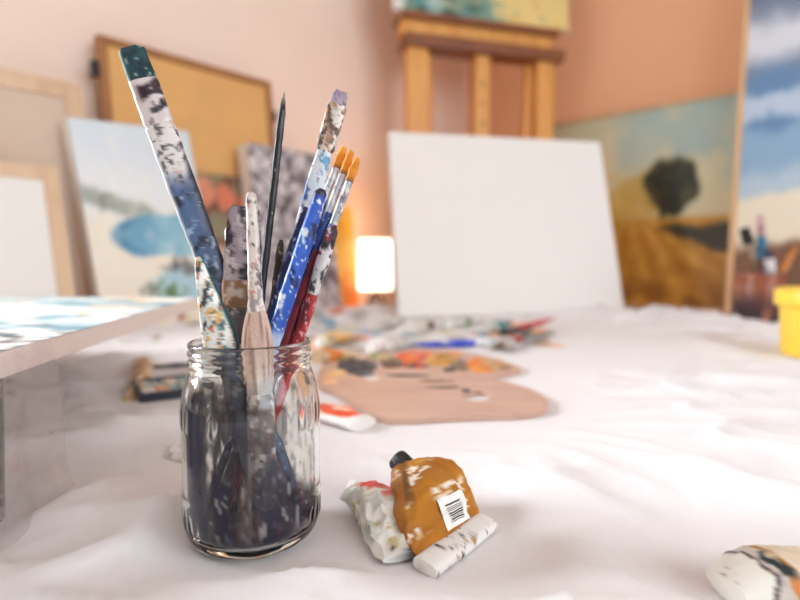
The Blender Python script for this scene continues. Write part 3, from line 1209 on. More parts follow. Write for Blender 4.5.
def small_brush(label, top, Yt, bot, fl):
    def cb(s, x, p):
        c = mix((232, 156, 52), (206, 120, 30), .5 + nz(p, 150, 2))
        return mix(c, (110, 80, 60), sm(20, 26, s) * .8)

    def cf(s, x, p):
        return splat(mix((196, 200, 206), (150, 156, 166), abs(x)), p, [((120, 110, 110), 180, .2, 2), ((226, 222, 218), 150, .15, 3)])

    def ch_(s, x, p):
        return splat((34, 62, 128), p, [((24, 34, 70), 90, .15, 2), ((200, 206, 216), 200, .34, 3)])
    brush(label, top, Yt, bot,
          [('bristles', [(0, 3, 2.5), (4, 7, 5), (14, 9.5, 6), (27, 8, 6)], cb, M_BRIS),
           ('ferrule', [(26, 7.5, 6.5), (32, 8, 7), (fl, 8, 7.5)], cf, M_FERR),
           ('handle', [(fl - 1, 8.5, 8), (fl + 20, 10, 9.5), (fl + 90, 8, 8), (E_, 5, 5)], ch_, M_WOODP)])


small_brush('small orange tipped brush, leftmost of the three leaning at the right', (345, 146), .345, (-31, 2), 66)
small_brush('small orange tipped brush, middle one of the three leaning at the right', (352, 151), .340, (-26, 17), 70)
small_brush('small orange tipped brush, rightmost of the three, its tip a little lower', (358, 158), .335, (-20, 22), 74)


def c12b(s, x, p):
    return splat((70, 58, 66), p, [((214, 204, 206), 130, .12, 2), ((170, 60, 60), 140, .18, 3), ((36, 34, 44), 120, .15, 4)])


def c12f(s, x, p):
    return splat(mix((210, 206, 204), (170, 166, 166), .5 + nz(p, 80, 2)), p, [((60, 58, 62), 150, .25, 3), ((236, 234, 232), 90, .2, 4)])


def c12h(s, x, p):
    return splat(mix((186, 40, 40), (150, 24, 34), .5 + nz(p, 60, 2)), p, [((90, 20, 30), 80, .2, 3), ((220, 150, 150), 240, .38, 4)])


brush('red handled brush with white ferrule and crusted dark bristles, far right', (333, 227), .315, (-6, 4),
      [('bristles', [(0, 7, 6), (4, 13, 8), (30, 14, 9)], c12b, M_BRIS),
       ('ferrule', [(29, 13, 9), (33, 14, 10), (66, 11, 10), (70, 10, 9)], c12f, M_FERR),
       ('handle', [(69, 11, 10), (84, 13, 12), (140, 11, 10), (E_, 6, 6)], c12h, M_WOODP)])
brush('dark crimson handled brush between the blue and red handles', (318, 250), .322, (-16, -4),
      [('handle', [(0, 5, 5), (6, 9, 9), (60, 11, 10), (E_, 6, 6)], lambda s, x, p: splat((120, 18, 32), p, [((70, 14, 26), 80, .1, 3)]), M_WOODP)])
brush('cream handle end poking up behind the grey bristles', (230, 226), .340, (-14, 15),
      [('handle', [(0, 6, 5), (5, 11, 8), (80, 13, 9), (E_, 8, 7)], lambda s, x, p: splat((224, 218, 208), p, [((180, 168, 158), 110, .2, 2)]), M_WOODP)])
brush('thin olive and black handle standing just behind the black brush', (281, 240), .335, (-2, 8),
      [('handle', [(0, 4, 4), (6, 8, 7), (60, 10, 9), (E_, 6, 6)], lambda s, x, p: splat(mix((54, 52, 40), (70, 30, 36), sm(40, 60, s)), p, [((150, 140, 126), 130, .22, 2)]), M_WOODP)])

# ---------------------------------------------------------------- paint tubes
SPK, SPK_T, SPK_W, SPK_Z = 1.0, .10, .14, 1.0
M_TUBE = pigment('crumpled_painted_foil', .38, .0, bump=.25, bscale=180)


def cat(P, t):
    """Catmull-Rom through tuples of Vectors/floats"""
    n = len(P) - 1
    x = max(0.0, min(n - 1e-6, t * n))
    i = int(x)
    f = x - i
    p0, p1, p2, p3 = P[max(i - 1, 0)], P[i], P[i + 1], P[min(i + 2, n)]
    return 0.5 * ((2 * p1) + (p2 - p0) * f + (2 * p0 - 5 * p1 + 4 * p2 - p3) * f * f + (3 * p1 - p0 - 3 * p2 + p3) * f ** 3)


def crumpled(name, cs_, ws, ths, colf, parent, N=60, seg=44, crum=.0016, seed=1, sq=2.3, floor=None, mat=None):
    """squeezed tube body lofted through centres cs_, half-width vectors ws and half thicknesses ths"""
    def frame(t):
        c, w, th = cat(cs_, t), cat(ws, t), cat(ths, t)
        d = (cat(cs_, min(1, t + .02)) - cat(cs_, max(0, t - .02))).normalized()
        n = w.cross(d).normalized()
        if n.z < 0:
            n = -n
        return c, w, th, n

    def surf(t, a, lift=0.0):
        c, w, th, n = frame(t)
        ca, sa = math.cos(a), math.sin(a)
        x = math.copysign(abs(ca) ** (2 / sq), ca)
        y = math.copysign(abs(sa) ** (2 / sq), sa)
        p = c + w * x + n * (th * y)
        e = sm(0, .12, t) * sm(1, .88, t)
        q = V3((t * 3.6, x * 1.7, y * .6 + seed * 3.3))
        k = (1 - abs(noise.noise(q * 1.5))) ** 3 - .4 + .5 * noise.noise(q * 3.1)
        p = p + n * (k * crum * e * (1 if y >= -.2 else .4)) + w.normalized() * (crum * .8 * e * noise.noise(q * 2.2 + V3((9, 0, 0))))
        p = p + n * (lift if y >= 0 else -lift)
        if floor is not None:
            p.z = max(p.z, floor + .0002)
        return p
    vs, fs, cs = [], [], []
    for i in range(N + 1):
        t = i / N
        for j in range(seg):
            a = 2 * PI * j / seg
            p = surf(t, a)
            vs.append(p)
            cs.append(colf(t, math.cos(a), math.sin(a), p))
    for i in range(N):
        for j in range(seg):
            fs.append((i * seg + j, i * seg + (j + 1) % seg, (i + 1) * seg + (j + 1) % seg, (i + 1) * seg + j))
    fs.append(tuple(range(seg))[::-1])
    fs.append(tuple(N * seg + j for j in range(seg)))
    if isinstance(parent, tuple):
        o = mesh_obj(name, vs, fs, mat or M_TUBE, origin=parent[0], cols=cs, auto=60)
    else:
        o = mesh_obj(name, vs, fs, mat or M_TUBE, parent, cols=cs, auto=60)
    return o, surf


def ridged_cap(name, c, ax, r, h, mat, parent, seg=60):
    mb = MB()
    mb.lathe(c, [(.0001, 0), (r * .92, 0), (r, h * .06), (r, h * .5), (r * .97, h * .9), (r * .86, h), (.0001, h)], seg, axis=ax,
             mod=lambda a, z, i: -.0005 * (0.5 + 0.5 * math.cos(a * 20)) if 1 < i < 5 else 0)
    return mb.obj(name, mat, parent, auto=40)


TS = T + CLOTH                        # cloth surface where it lies flat
FLAT += [(.0, .325, .06), (.03, .30, .06), (-.02, .325, .05), (.20, .27, .07)]

# mustard tube
cr = onz(453, 545, TS + .004)
mt = root('paint_tube', V3((cr.x, cr.y, TS)), 'crumpled mustard yellow paint tube with black cap and barcode', 'paint tube')
Pm = [V3((.0285, .2955, TS + .0050)), V3((.0240, .306, TS + .0095)), V3((.0195, .319, TS + .0165)), V3((.0170, .332, TS + .0220)), V3((.0125, .341, TS + .0235)), V3((.0060, .3475, TS + .0205))]
Wm = [V3((.0195, .0225, .0)), V3((.0218, .020, .001)), V3((.0226, .0155, .002)), V3((.0212, .009, .003)), V3((.0185, .005, .002)), V3((.012, .002, .000))]
Tm = [.0022, .0050, .0075, .0085, .0080, .0065]


def cm_(t, x, y, p):
    c = mix((186, 120, 26), (160, 98, 22), .5 + nz(p, 60, 1))
    q = V3((t * 7, x * 2.0, 0))
    if y > 0:
        m = sm(.10, .2, nz(q, 1.3, 5)) * sm(.08, .2, t) * sm(.8, .68, t)
        c = mix(c, (238, 230, 214), m * sm(-.05, .1, nz(V3((t * 26, x * 8, 0)), 1.0, 2)))
    c = mix(c, (116, 70, 22), .8 * sm(.76, .84, t) * sm(.25, .0, abs(nz(V3((t * 9, x * 3, 0)), 1.2, 7))))
    fold = abs(x + .62 - .9 * sm(.6, .95, t) * (t - .5))
    c = mix(c, (104, 62, 22), .85 * sm(.12, .03, fold) * sm(.25, .5, t) * sm(-.1, .1, y))  # crease shade of the fold painted in as a dark brown line
    c = mix(c, (214, 62, 40), sm(.72, .8, t) * sm(.8, .95, x))
    return c


_, smust = crumpled('body', Pm, Wm, Tm, cm_, mt, N=70, seg=52, crum=.0022, seed=2, floor=TS)
# white rolled end
nearp, farp = onz(425, 568, TS + .004), onz(487, 522, TS + .004)
ed = (farp - nearp)
el = ed.length
ed.normalize()
es = V3((ed.y, -ed.x, 0))
mb_v, mb_f, mb_c = [], [], []
NB, SB = 50, 20
for i in range(NB + 1):
    t = i / NB
    c = nearp + ed * (el * t) + V3((0, 0, .0004 * math.sin(t * 9)))
    for j in range(SB):
        a = 2 * PI * j / SB
        x, y = math.cos(a), math.sin(a)
        p = c + es * (math.copysign(abs(x) ** .7, x) * .0075) + V3((0, 0, math.copysign(abs(y) ** .7, y) * .0036 + math.copysign(abs(x) ** .7, x) * -.001))
        p.z = max(p.z, TS + .0002)
        mb_v.append(p)
        mb_c.append(splat((230, 228, 224), p, [((196, 192, 188), 90, .25, 2), ((40, 40, 44), 120, .46, 3), ((170, 130, 80), 120, .5, 4)]))
for i in range(NB):
    for j in range(SB):
        mb_f.append((i * SB + j, i * SB + (j + 1) % SB, (i + 1) * SB + (j + 1) % SB, (i + 1) * SB + j))
mb_f += [tuple(range(SB))[::-1], tuple(NB * SB + j for j in range(SB))]
ce = mesh_obj('crimped_end', mb_v, mb_f, M_TUBE, mt, cols=mb_c, auto=60)
ce['label'] = 'white folded end'
capc = V3((.0070, .3472, TS + .0212))
capd = V3((-.62, .55, .42)).normalized()
mb = MB()
mb.lathe(capc - capd * .004, [(.0001, 0), (.0065, 0), (.0055, .004), (.0045, .006), (.0045, .009), (.0001, .009)], 24, axis=capd)
mb.obj('neck', principled('ochre_neck', (190, 128, 36), .4, bump=.1), mt, smooth=True)
ridged_cap('cap', capc + capd * .002, capd, .0074, .012, M_BLACKP, mt)
# barcode sticker following the surface
vs, fs, cs = [], [], []
NL, NW = 36, 14
random.seed(3)
bars = []
z = .16
while z < .80:
    wv = random.choice([.012, .018, .03])
    bars.append((z, z + wv))
    z += wv + random.choice([.014, .02, .03])
for i in range(NL + 1):
    for j in range(NW + 1):
        t = .05 + .27 * i / NL
        a = PI * (.5 + .02 - .22 * j / NW)
        vs.append(smust(t, a, .0005))
        tt, ww = i / NL, j / NW
        k = any(b0_ <= tt <= b1_ for b0_, b1_ in bars) and .2 < ww < .72
        cs.append((30, 30, 34) if k else (240, 238, 234))
for i in range(NL):
    for j in range(NW):
        k = i * (NW + 1) + j
        fs.append((k, k + 1, k + NW + 2, k + NW + 1))
bl_ = mesh_obj('barcode_label', vs, fs, pigment('paper_sticker', .6, bump=.05), mt, cols=cs)
bl_['label'] = 'white sticker with black bars'

# white crumpled tube under it
wt_o = onz(372, 520, TS)
wt = root('paint_tube', V3((wt_o.x, wt_o.y, TS)), 'crumpled white paint tube with red patch under the mustard tube', 'paint tube')
pa, pb = onz(357, 492, TS + .006), onz(406, 556, TS + .004)
dv = (pb - pa)
sd_ = V3((dv.y, -dv.x, 0)).normalized()
if sd_.x < 0:
    sd_ = -sd_
Pw = [pa + V3((0, 0, 0)), pa + dv * .25 + sd_ * .003 + V3((0, 0, .004)), pa + dv * .5 + sd_ * .003 + V3((0, 0, .004)), pa + dv * .75 + V3((0, 0, .001)), pb]
Ww = [sd_ * .012 + V3((0, .004, 0)), sd_ * .016, sd_ * .016, sd_ * .015, sd_ * .013]
Tw = [.004, .0085, .0085, .006, .0024]


def cw_(t, x, y, p):
    c = mix((232, 230, 224), (214, 212, 204), .5 + nz(p, 60, 1))
    c = splat(c, p, [((186, 190, 180), 70, .28, 2), ((190, 176, 130), 90, .4, 3), ((60, 62, 70), 160, .62, 4)])
    k = sm(.1, .14, t - .10 * x) * sm(.36, .3, t - .05 * x) * sm(-.35, -.15, x) * sm(-.4, .0, y)
    c = mix(c, (216, 60, 44), k)
    k2 = sm(.38, .40, t) * sm(.46, .44, t) * sm(.0, .2, x) * sm(-.3, .1, y)
    c = mix(c, (220, 110, 96), k2)
    c = mix(c, (56, 60, 70), sm(.93, .96, t + .03 * nz(p, 90, 4)) * sm(-.2, .3, x))
    return c


crumpled('body', Pw, Ww, Tw, cw_, wt, N=60, seg=44, crum=.0030, seed=6, floor=TS)
mb = MB()
wd = (pa - pb).normalized()
mb.lathe(pa - wd * .001 + V3((0, 0, .001)), [(.0001, 0), (.0055, 0), (.005, .004), (.0042, .0045), (.0042, .010), (.0001, .010)], 20, axis=wd)
mb.obj('neck', principled('white_plastic', (230, 228, 224), .4, bump=.05), wt, smooth=True)

# tube cut by the lower right corner
rt_o = onz(775, 578, TS)
rtb = root('paint_tube', V3((rt_o.x, rt_o.y, TS)), 'rolled white and tan paint tube in the lower right corner', 'paint tube')
q0, q1 = onz(728, 590, TS + .008), onz(862, 583, TS + .008)
dq = q1 - q0
Pq = [q0, q0 + dq * .25 + V3((0, .002, .003)), q0 + dq * .4 + V3((0, 0, .004)), q0 + dq * .7 + V3((0, 0, .003)), q1]
wq = V3((-.004, .019, 0))
Wq = [wq * .7, wq * .95, wq, wq * .95, wq * .8]


def cq_(t, x, y, p):
    c = mix((230, 228, 220), (216, 212, 202), .5 + nz(p, 50, 1))
    tt = t + .05 * nz(p, 60, 3) + .10 * x * x
    c = mix(c, (70, 52, 54), sm(.018, .008, abs(tt - .25)))
    c = mix(c, (196, 186, 178), sm(.25, .27, tt) * sm(.40, .38, tt))
    c = mix(c, (176, 128, 70), sm(.38, .41, tt) * sm(.48, .45, tt))
    c = mix(c, (222, 206, 180), sm(.46, .5, tt))
    c = mix(c, (34, 46, 48), sm(.28, .2, math.hypot((t - .36) * 3, (x + .25) * .6) + .1 * nz(p, 120, 2)))
    c = mix(c, (206, 130, 70), sm(.3, .2, math.hypot((t - .36) * 3.0, (x + .9))))
    return splat(c, p, [((200, 180, 150), 90, .4, 4), ((150, 140, 136), 130, .5, 5)])


crumpled('body', Pq, Wq, [.006, .0095, .011, .010, .008], cq_, rtb, N=70, seg=44, crum=.0014, seed=11, floor=TS)
mb = MB()
dqn = dq.normalized()
mb.lathe(q1 - dqn * .001, [(.0001, 0), (.006, 0), (.005, .004), (.0045, .0045), (.0045, .012), (.0001, .012)], 20, axis=dqn)
mb.obj('neck', principled('white_plastic', (230, 228, 224), .4, bump=.05), rtb, smooth=True)


# small tubes lying further back
def lying_tube(label, a, b, hw, ht, colf, cap=None, seed=1, group=None, zlift=0.0):
    """a, b: picture points of the capped end and the crimp on the cloth"""
    pa, pb = onz(a[0], a[1], TS + ht), onz(b[0], b[1], TS + ht * .5)
    FLAT.append((((pa + pb) / 2).x, ((pa + pb) / 2).y, max(.05, (pa - pb).length * 1.1)))
    pa.z += zlift
    pb.z += zlift
    d = pb - pa
    s = V3((d.y, -d.x, 0)).normalized()
    rt = root('paint_tube', V3((((pa + pb) / 2).x, ((pa + pb) / 2).y, TS)), label, 'paint tube', group)
    crumpled('body', [pa, pa + d * .3 + V3((0, 0, .001)), pa + d * .65, pb], [s * hw * .8, s * hw, s * hw * 1.05, s * hw * 1.1], [ht, ht * 1.1, ht * .75, ht * .25], colf, rt, N=36, seg=28, crum=.002, seed=seed, floor=TS + zlift)
    if cap:
        cd = -d.normalized()
        mb = MB()
        mb.lathe(pa, [(.0001, -.002), (hw * .45, -.002), (hw * .4, .004), (.0001, .004)], 18, axis=cd)
        mb.obj('neck', principled('white_plastic', (230, 228, 224), .4, bump=.05), rt, smooth=True)
        ridged_cap('cap', pa + cd * .003, cd, hw * .5, hw * 1.0, cap, rt, seg=40)
    return rt


def lab(base, stripe, s0, s1, seed=1, dirt=(150, 120, 90)):
    def fn(t, x, y, p):
        c = mix(base, tuple(v * .9 for v in base), .5 + nz(p, 40, seed))
        c = mix(c, stripe, sm(s0, s0 + .04, t) * sm(s1, s1 - .04, t))
        return splat(c, p, [(dirt, 60, .34, seed + 1)])
    return fn


M_WCAP = principled('white_cap', (232, 230, 226), .45, bump=.05)
M_BRCAP = principled('brown_cap', (84, 56, 44), .45, bump=.05)
M_RCAP = principled('red_cap', (180, 36, 34), .45, bump=.05)

# orange-labelled tube right of the jar
def co_(t, x, y, p):
    c = mix((236, 232, 226), (220, 214, 208), .5 + nz(p, 40, 2))
    d = math.hypot((t - .36) / .27, x / .85)
    c = mix(c, (226, 82, 40), sm(1.05, .92, d + .12 * nz(p, 60, 3)))
    c = mix(c, (246, 216, 196), sm(.42, .3, math.hypot((t - .33) / .30, (x - .1) / .75) + .1 * nz(p, 80, 2)))
    return splat(c, p, [((150, 140, 136), 70, .4, 4)])


lying_tube('flat white paint tube with an orange oval, just right of the jar', (363, 424), (296, 402), .019, .006, co_, None, 3)

WHITE_T = (232, 230, 226)
lying_tube('white paint tube lying behind the palette, white cap towards the jar', (377, 347), (412, 340), .020, .013, lab(WHITE_T, (214, 210, 204), .3, .6, 2), M_WCAP, 4)
lying_tube('white tube with brown cap standing out behind the palette middle', (424, 327), (398, 332), .020, .012, lab(WHITE_T, (196, 186, 160), .1, .3, 3), M_BRCAP, 5)
lying_tube('pale grey tube with dark cap behind the palette, nearest the canvas edge', (397, 322), (372, 330), .017, .010, lab((214, 214, 212), (170, 172, 170), .4, .8, 4), M_BLACKP, 6)
lying_tube('teal banded tube near the tip of the red brush', (503, 325), (476, 331), .018, .011, lab((214, 222, 220), (90, 140, 146), .1, .45, 5), M_BLACKP, 7)
lying_tube('cream tube smeared yellow behind the jar rim', (322, 342), (352, 334), .018, .011, lab((232, 214, 178), (228, 176, 96), .2, .7, 6), M_WCAP, 8)
lying_tube('orange smeared squeezed tube between the jar and palette', (318, 358), (348, 352), .019, .010, lab((232, 200, 160), (226, 130, 60), .1, .55, 7), None, 9)
lying_tube('white tube with a green band, lying before the blank canvas', (452, 324), (476, 320), .017, .010, lab(WHITE_T, (120, 150, 110), .3, .6, 8), M_WCAP, 10)
lying_tube('red labelled tube under the red brush handle', (519, 339), (497, 347), .015, .009, lab((200, 196, 192), (170, 40, 40), .1, .5, 9), M_BLACKP, 11)
lying_tube('pale blue streaked tube at the far left of the tube pile', (334, 322), (310, 328), .016, .010, lab((222, 226, 230), (110, 160, 190), .2, .6, 10), M_WCAP, 12)
0 and lying_tube('green and teal smeared tube near the far end of the lying canvas', (178, 313), (206, 307), .020, .014, lab((120, 150, 138), (70, 104, 100), .3, .7, 11), M_BLACKP, 13)


# brushes lying on the cloth
def lying_brush(label, a, b, w, cols_, za=.006, zb=.006, name='paintbrush'):
    """a = bristle end, b = handle end (picture points on the cloth)"""
    pa, pb = onz(a[0], a[1], TS + za), onz(b[0], b[1], TS + zb)
    FLAT.append((((pa + pb) / 2).x, ((pa + pb) / 2).y, max(.05, (pa - pb).length * .8)))
    d = (pb - pa)
    L = d.length
    d.normalize()
    s = V3((d.y, -d.x, 0)).normalized()
    n = s.cross(d)
    rt = root(name, V3((((pa + pb) / 2).x, ((pa + pb) / 2).y, TS)), label, 'paintbrush')
    cb, cf, chh = cols_
    mk = lambda c: (lambda s_, x, p: splat(c, p, [(tuple(v * .7 for v in c), 60, .2, 2), ((224, 220, 214), 90, .38, 3)]))
    loft_part('bristles', pa, d, s, n, [(0, w * .25, w * .2), (L * .06, w * .55, w * .4), (L * .13, w * .5, w * .42)], mk(cb), M_BRIS, rt, seg=12, step=.005)
    loft_part('ferrule', pa, d, s, n, [(L * .125, w * .52, w * .45), (L * .30, w * .45, w * .45)], mk(cf), M_FERR, rt, seg=12, step=.005)
    loft_part('handle', pa, d, s, n, [(L * .295, w * .45, w * .45), (L * .42, w * .6, w * .58), (L * .8, w * .42, w * .42), (L, w * .22, w * .22)], mk(chh), M_WOODP, rt, seg=12, step=.005)
    return rt


lying_brush('blue handled brush with white ferrule lying behind the palette', (500, 342), (413, 345), .013, ((170, 190, 190), (228, 230, 232), (50, 74, 190)), .009, .008)
lying_brush('red handled brush lying with dark bristles, pointing right', (500, 334), (553, 319), .014, ((40, 36, 40), (90, 60, 58), (206, 40, 54)), .009, .02)
lying_brush('dark brown brush lying beside the red handled one', (493, 349), (536, 325), .011, ((110, 84, 60), (150, 110, 80), (70, 48, 40)), .007, .012)
lying_brush('grey handled brush lying at the right end of the tube pile', (506, 351), (552, 332), .010, ((150, 140, 130), (200, 200, 200), (140, 140, 140)), .006, .006)
lying_brush('thin dark brush lying behind the paint box left of the jar', (152, 367), (205, 363), .006, ((60, 52, 50), (110, 104, 104), (50, 50, 60)), .004, .004)

# ---------------------------------------------------------------- palette
SPK, SPK_T, SPK_W, SPK_Z = 1.0, 0.0, .12, 1.0
out = [(60, 262), (100, 278), (140, 302), (220, 345), (255, 360), (290, 366), (400, 360), (520, 354), (650, 350), (730, 340), (760, 325), (756, 303), (735, 285), (700, 270), (640, 252), (604, 241), (612, 228), (650, 219), (682, 211), (640, 192), (560, 168), (480, 156), (380, 150), (300, 154), (220, 163), (130, 180), (80, 198), (52, 228)]
ZP = TS + .0005
PT = .006
pts = []
for a, b in out:
    q = onz(300 + a / 3.077, 300 + b / 3.077, ZP + PT)
    pts.append(q)
# smooth closed outline
sp = []
n = len(pts)
for i in range(n):
    for k in range(4):
        f = k / 4
        p0, p1, p2, p3 = pts[i - 1], pts[i], pts[(i + 1) % n], pts[(i + 2) % n]
        sp.append(0.5 * ((2 * p1) + (p2 - p0) * f + (2 * p0 - 5 * p1 + 4 * p2 - p3) * f * f + (3 * p1 - p0 - 3 * p2 + p3) * f ** 3))
hc = onz(300 + 545 / 3.077, 300 + 293 / 3.077, ZP + PT)
hx = onz(300 + 590 / 3.077, 300 + 293 / 3.077, ZP + PT)
hy = onz(300 + 545 / 3.077, 300 + 276 / 3.077, ZP + PT)
hole = []
for j in range(32):
    a = 2 * PI * j / 32
    hole.append(hc + (hx - hc) * math.cos(a) + (hy - hc) * math.sin(a))
bm = bmesh.new()
ov = [bm.verts.new((p.x, p.y, ZP + PT)) for p in sp]
hv = [bm.verts.new((p.x, p.y, ZP + PT)) for p in hole]
oe = [bm.edges.new((ov[i], ov[(i + 1) % len(ov)])) for i in range(len(ov))]
he = [bm.edges.new((hv[i], hv[(i + 1) % len(hv)])) for i in range(len(hv))]
bmesh.ops.triangle_fill(bm, use_beauty=True, edges=oe + he)
ge = bmesh.ops.extrude_face_region(bm, geom=list(bm.faces))
for v in [g for g in ge['geom'] if isinstance(g, bmesh.types.BMVert)]:
    v.co.z -= PT
bm.verts.index_update()
pv = [v.co.copy() for v in bm.verts]
pf = [tuple(v.index for v in f.verts) for f in bm.faces]
bm.free()
pcen = sum(sp, V3()) / len(sp)
FLAT += [(pcen.x - .05, pcen.y - .05, .17), (pcen.x + .05, pcen.y + .06, .17), (pcen.x + .04, pcen.y - .1, .14), (pcen.x - .08, pcen.y + .13, .15), (pcen.x - .1, pcen.y, .13)]
M_PAL = wood('palette_wood', (188, 148, 128), (204, 168, 148), (1.5, 6, 1), .45)
pal = mesh_obj('palette', pv, pf, M_PAL, origin=V3((pcen.x, pcen.y, ZP)), smooth=True, auto=40)
tag(pal, 'kidney-shaped wooden palette with thumb hole, covered in mixed paints', 'palette')


def dab(px, py, rx, ry, hgt, c, c2, seed, ang=0.0):
    """dried lump of paint on the palette; radii in picture pixels of the detail view"""
    z0 = ZP + PT
    cc = onz(300 + px / 3.077, 300 + py / 3.077, z0)
    ax = onz(300 + (px + rx) / 3.077, 300 + py / 3.077, z0) - cc
    ay = onz(300 + px / 3.077, 300 + (py - ry) / 3.077, z0) - cc
    vs, fs, cs = [], [], []
    NR, NS = 9, 30
    for i in range(NR + 1):
        r = i / NR
        for j in range(NS):
            a = 2 * PI * j / NS
            q = V3((math.cos(a), math.sin(a), seed * 2.3))
            rr = r * (1 + .35 * nz(q, 1.6, seed) + .15 * nz(q, 4, seed))
            p = cc + ax * (rr * math.cos(a)) + ay * (rr * math.sin(a))
            h = (1 - r ** 2.5) * hgt * (.6 + .9 * abs(fz(p, 55, seed, 3)))
            vs.append(V3((p.x, p.y, z0 + max(h, 0) + (.0001 if i < NR else -.0003))))
            cs.append(mix(c, c2, sm(-.1, .3, fz(p, 45, seed + 3, 3))))
    for i in range(NR):
        for j in range(NS):
            fs.append((i * NS + j, i * NS + (j + 1) % NS, (i + 1) * NS + (j + 1) % NS, (i + 1) * NS + j))
    fs.append(tuple(range(NS)))
    return mesh_obj('paint_dab', vs, fs, M_PAINTG, pal, cols=cs)


DK, OR, RD, OC, BRN, GRN, WHP = (34, 36, 46), (226, 120, 44), (214, 64, 34), (198, 140, 56), (104, 78, 62), (120, 136, 84), (232, 226, 216)
DABS = [(175, 200, 62, 22, .006, DK, (60, 62, 72), 1), (200, 228, 30, 8, .003, (72, 84, 96), DK, 2), (150, 185, 40, 9, .003, GRN, (96, 100, 60), 3),
        (285, 195, 40, 13, .005, BRN, DK, 4), (345, 176, 46, 17, .006, RD, OR, 5), (385, 168, 34, 10, .004, OR, (216, 84, 40), 6), (352, 202, 46, 8, .003, (90, 70, 60), RD, 7),
        (435, 182, 58, 18, .006, OC, (176, 120, 44), 8), (495, 200, 34, 15, .004, BRN, (140, 120, 90), 9), (545, 198, 46, 17, .005, OR, (206, 150, 70), 10), (560, 216, 40, 8, .003, (232, 140, 60), OC, 11),
        (600, 196, 32, 12, .004, (190, 150, 100), OR, 12), (630, 208, 26, 6, .002, (150, 110, 80), BRN, 13), (460, 215, 22, 6, .003, DK, BRN, 14), (330, 232, 66, 4, .0015, (60, 54, 60), DK, 15),
        (255, 176, 34, 8, .003, (190, 170, 120), GRN, 16), (230, 170, 26, 6, .003, GRN, (160, 150, 90), 17), (440, 268, 58, 4, .0012, (96, 70, 54), BRN, 18), (110, 226, 32, 12, .003, (222, 170, 110), (232, 200, 150), 19),
        (220, 240, 26, 6, .002, WHP, (190, 180, 170), 20), (420, 250, 60, 4, .001, (150, 108, 84), BRN, 21), (90, 250, 26, 7, .002, (230, 190, 140), OR, 22), (510, 278, 18, 5, .0012, DK, BRN, 23), (470, 165, 30, 7, .003, (214, 160, 70), OR, 24)]
for dd in DABS:
    dab(*dd)

# ---------------------------------------------------------------- things left of the jar
# small dark paint box
bx0, bx1 = onz(140, 404, TS), onz(204, 396, TS)
bd = bx1 - bx0
bl0 = bd.length
bd.normalize()
bs = V3((-bd.y, bd.x, 0))
dep = .085
hb = .011
pbx = root('paint_box', bx0 + bd * bl0 / 2, 'shallow dark paint box with smeared pans, left of the jar', 'paint box')
FLAT.append(((bx0 + bd * bl0 / 2 + bs * .04).x, (bx0 + bd * bl0 / 2 + bs * .04).y, .075))
M_NAVY = principled('dark_navy_enamel', (30, 36, 50), .4, bump=.3, bscale=150, noise_amt=.4, nscale=60)
mb = MB()
mb.box(bx0 + V3((0, 0, .0004)), bd * bl0, bs * dep, V3((0, 0, .003)), .0008)
for (o2, a2, b2) in ((bx0, bd * bl0, bs * .004), (bx0 + bs * (dep - .004), bd * bl0, bs * .004), (bx0 + bs * .004, bd * .004, bs * (dep - .008)), (bx0 + bd * (bl0 - .004) + bs * .004, bd * .004, bs * (dep - .008))):
    mb.box(o2 + V3((0, 0, .003)), a2, b2, V3((0, 0, hb - .003)), .0008)
mb.obj('tray', M_NAVY, pbx)
pan_cols = [(232, 222, 204), (226, 150, 84), (70, 130, 134), (238, 232, 222), (210, 170, 110), (40, 60, 80), (230, 200, 160), (120, 160, 160)]
for k in range(8):
    i, j = k % 4, k // 4
    w4 = (bl0 - .010) / 4
    d2 = (dep - .012) / 2
    o2 = bx0 + bd * (.005 + w4 * i + .0005) + bs * (.006 + d2 * j + .0005) + V3((0, 0, .0031))
    vs, fs, cs = [], [], []
    for b in range(9):
        for a in range(9):
            p = o2 + bd * ((w4 - .001) * a / 8) + bs * ((d2 - .001) * b / 8)
            e = min(a, 8 - a, b, 8 - b)
            vs.append(p + V3((0, 0, .0066 + (.0006 * fz(p, 120, k) if e else 0))))
            cs.append(splat(pan_cols[k], p, [((236, 230, 220), 90, .1, k), (pan_cols[(k + 3) % 8], 70, .2, k + 2)]))
    for b in range(8):
        for a in range(8):
            q = b * 9 + a
            fs.append((q, q + 1, q + 10, q + 9))
    rim = [a for a in range(9)] + [9 * b + 8 for b in range(1, 9)] + [72 + a for a in range(7, -1, -1)] + [9 * b for b in range(7, 0, -1)]
    base_i = len(vs)
    for r_ in rim:
        vs.append(V3((vs[r_].x, vs[r_].y, o2.z)))
        cs.append(pan_cols[k])
    for q in range(len(rim)):
        q2 = (q + 1) % len(rim)
        fs.append((rim[q], rim[q2], base_i + q2, base_i + q))
    mesh_obj('paint_pan', vs, fs, M_PAINTG, pbx, cols=cs)

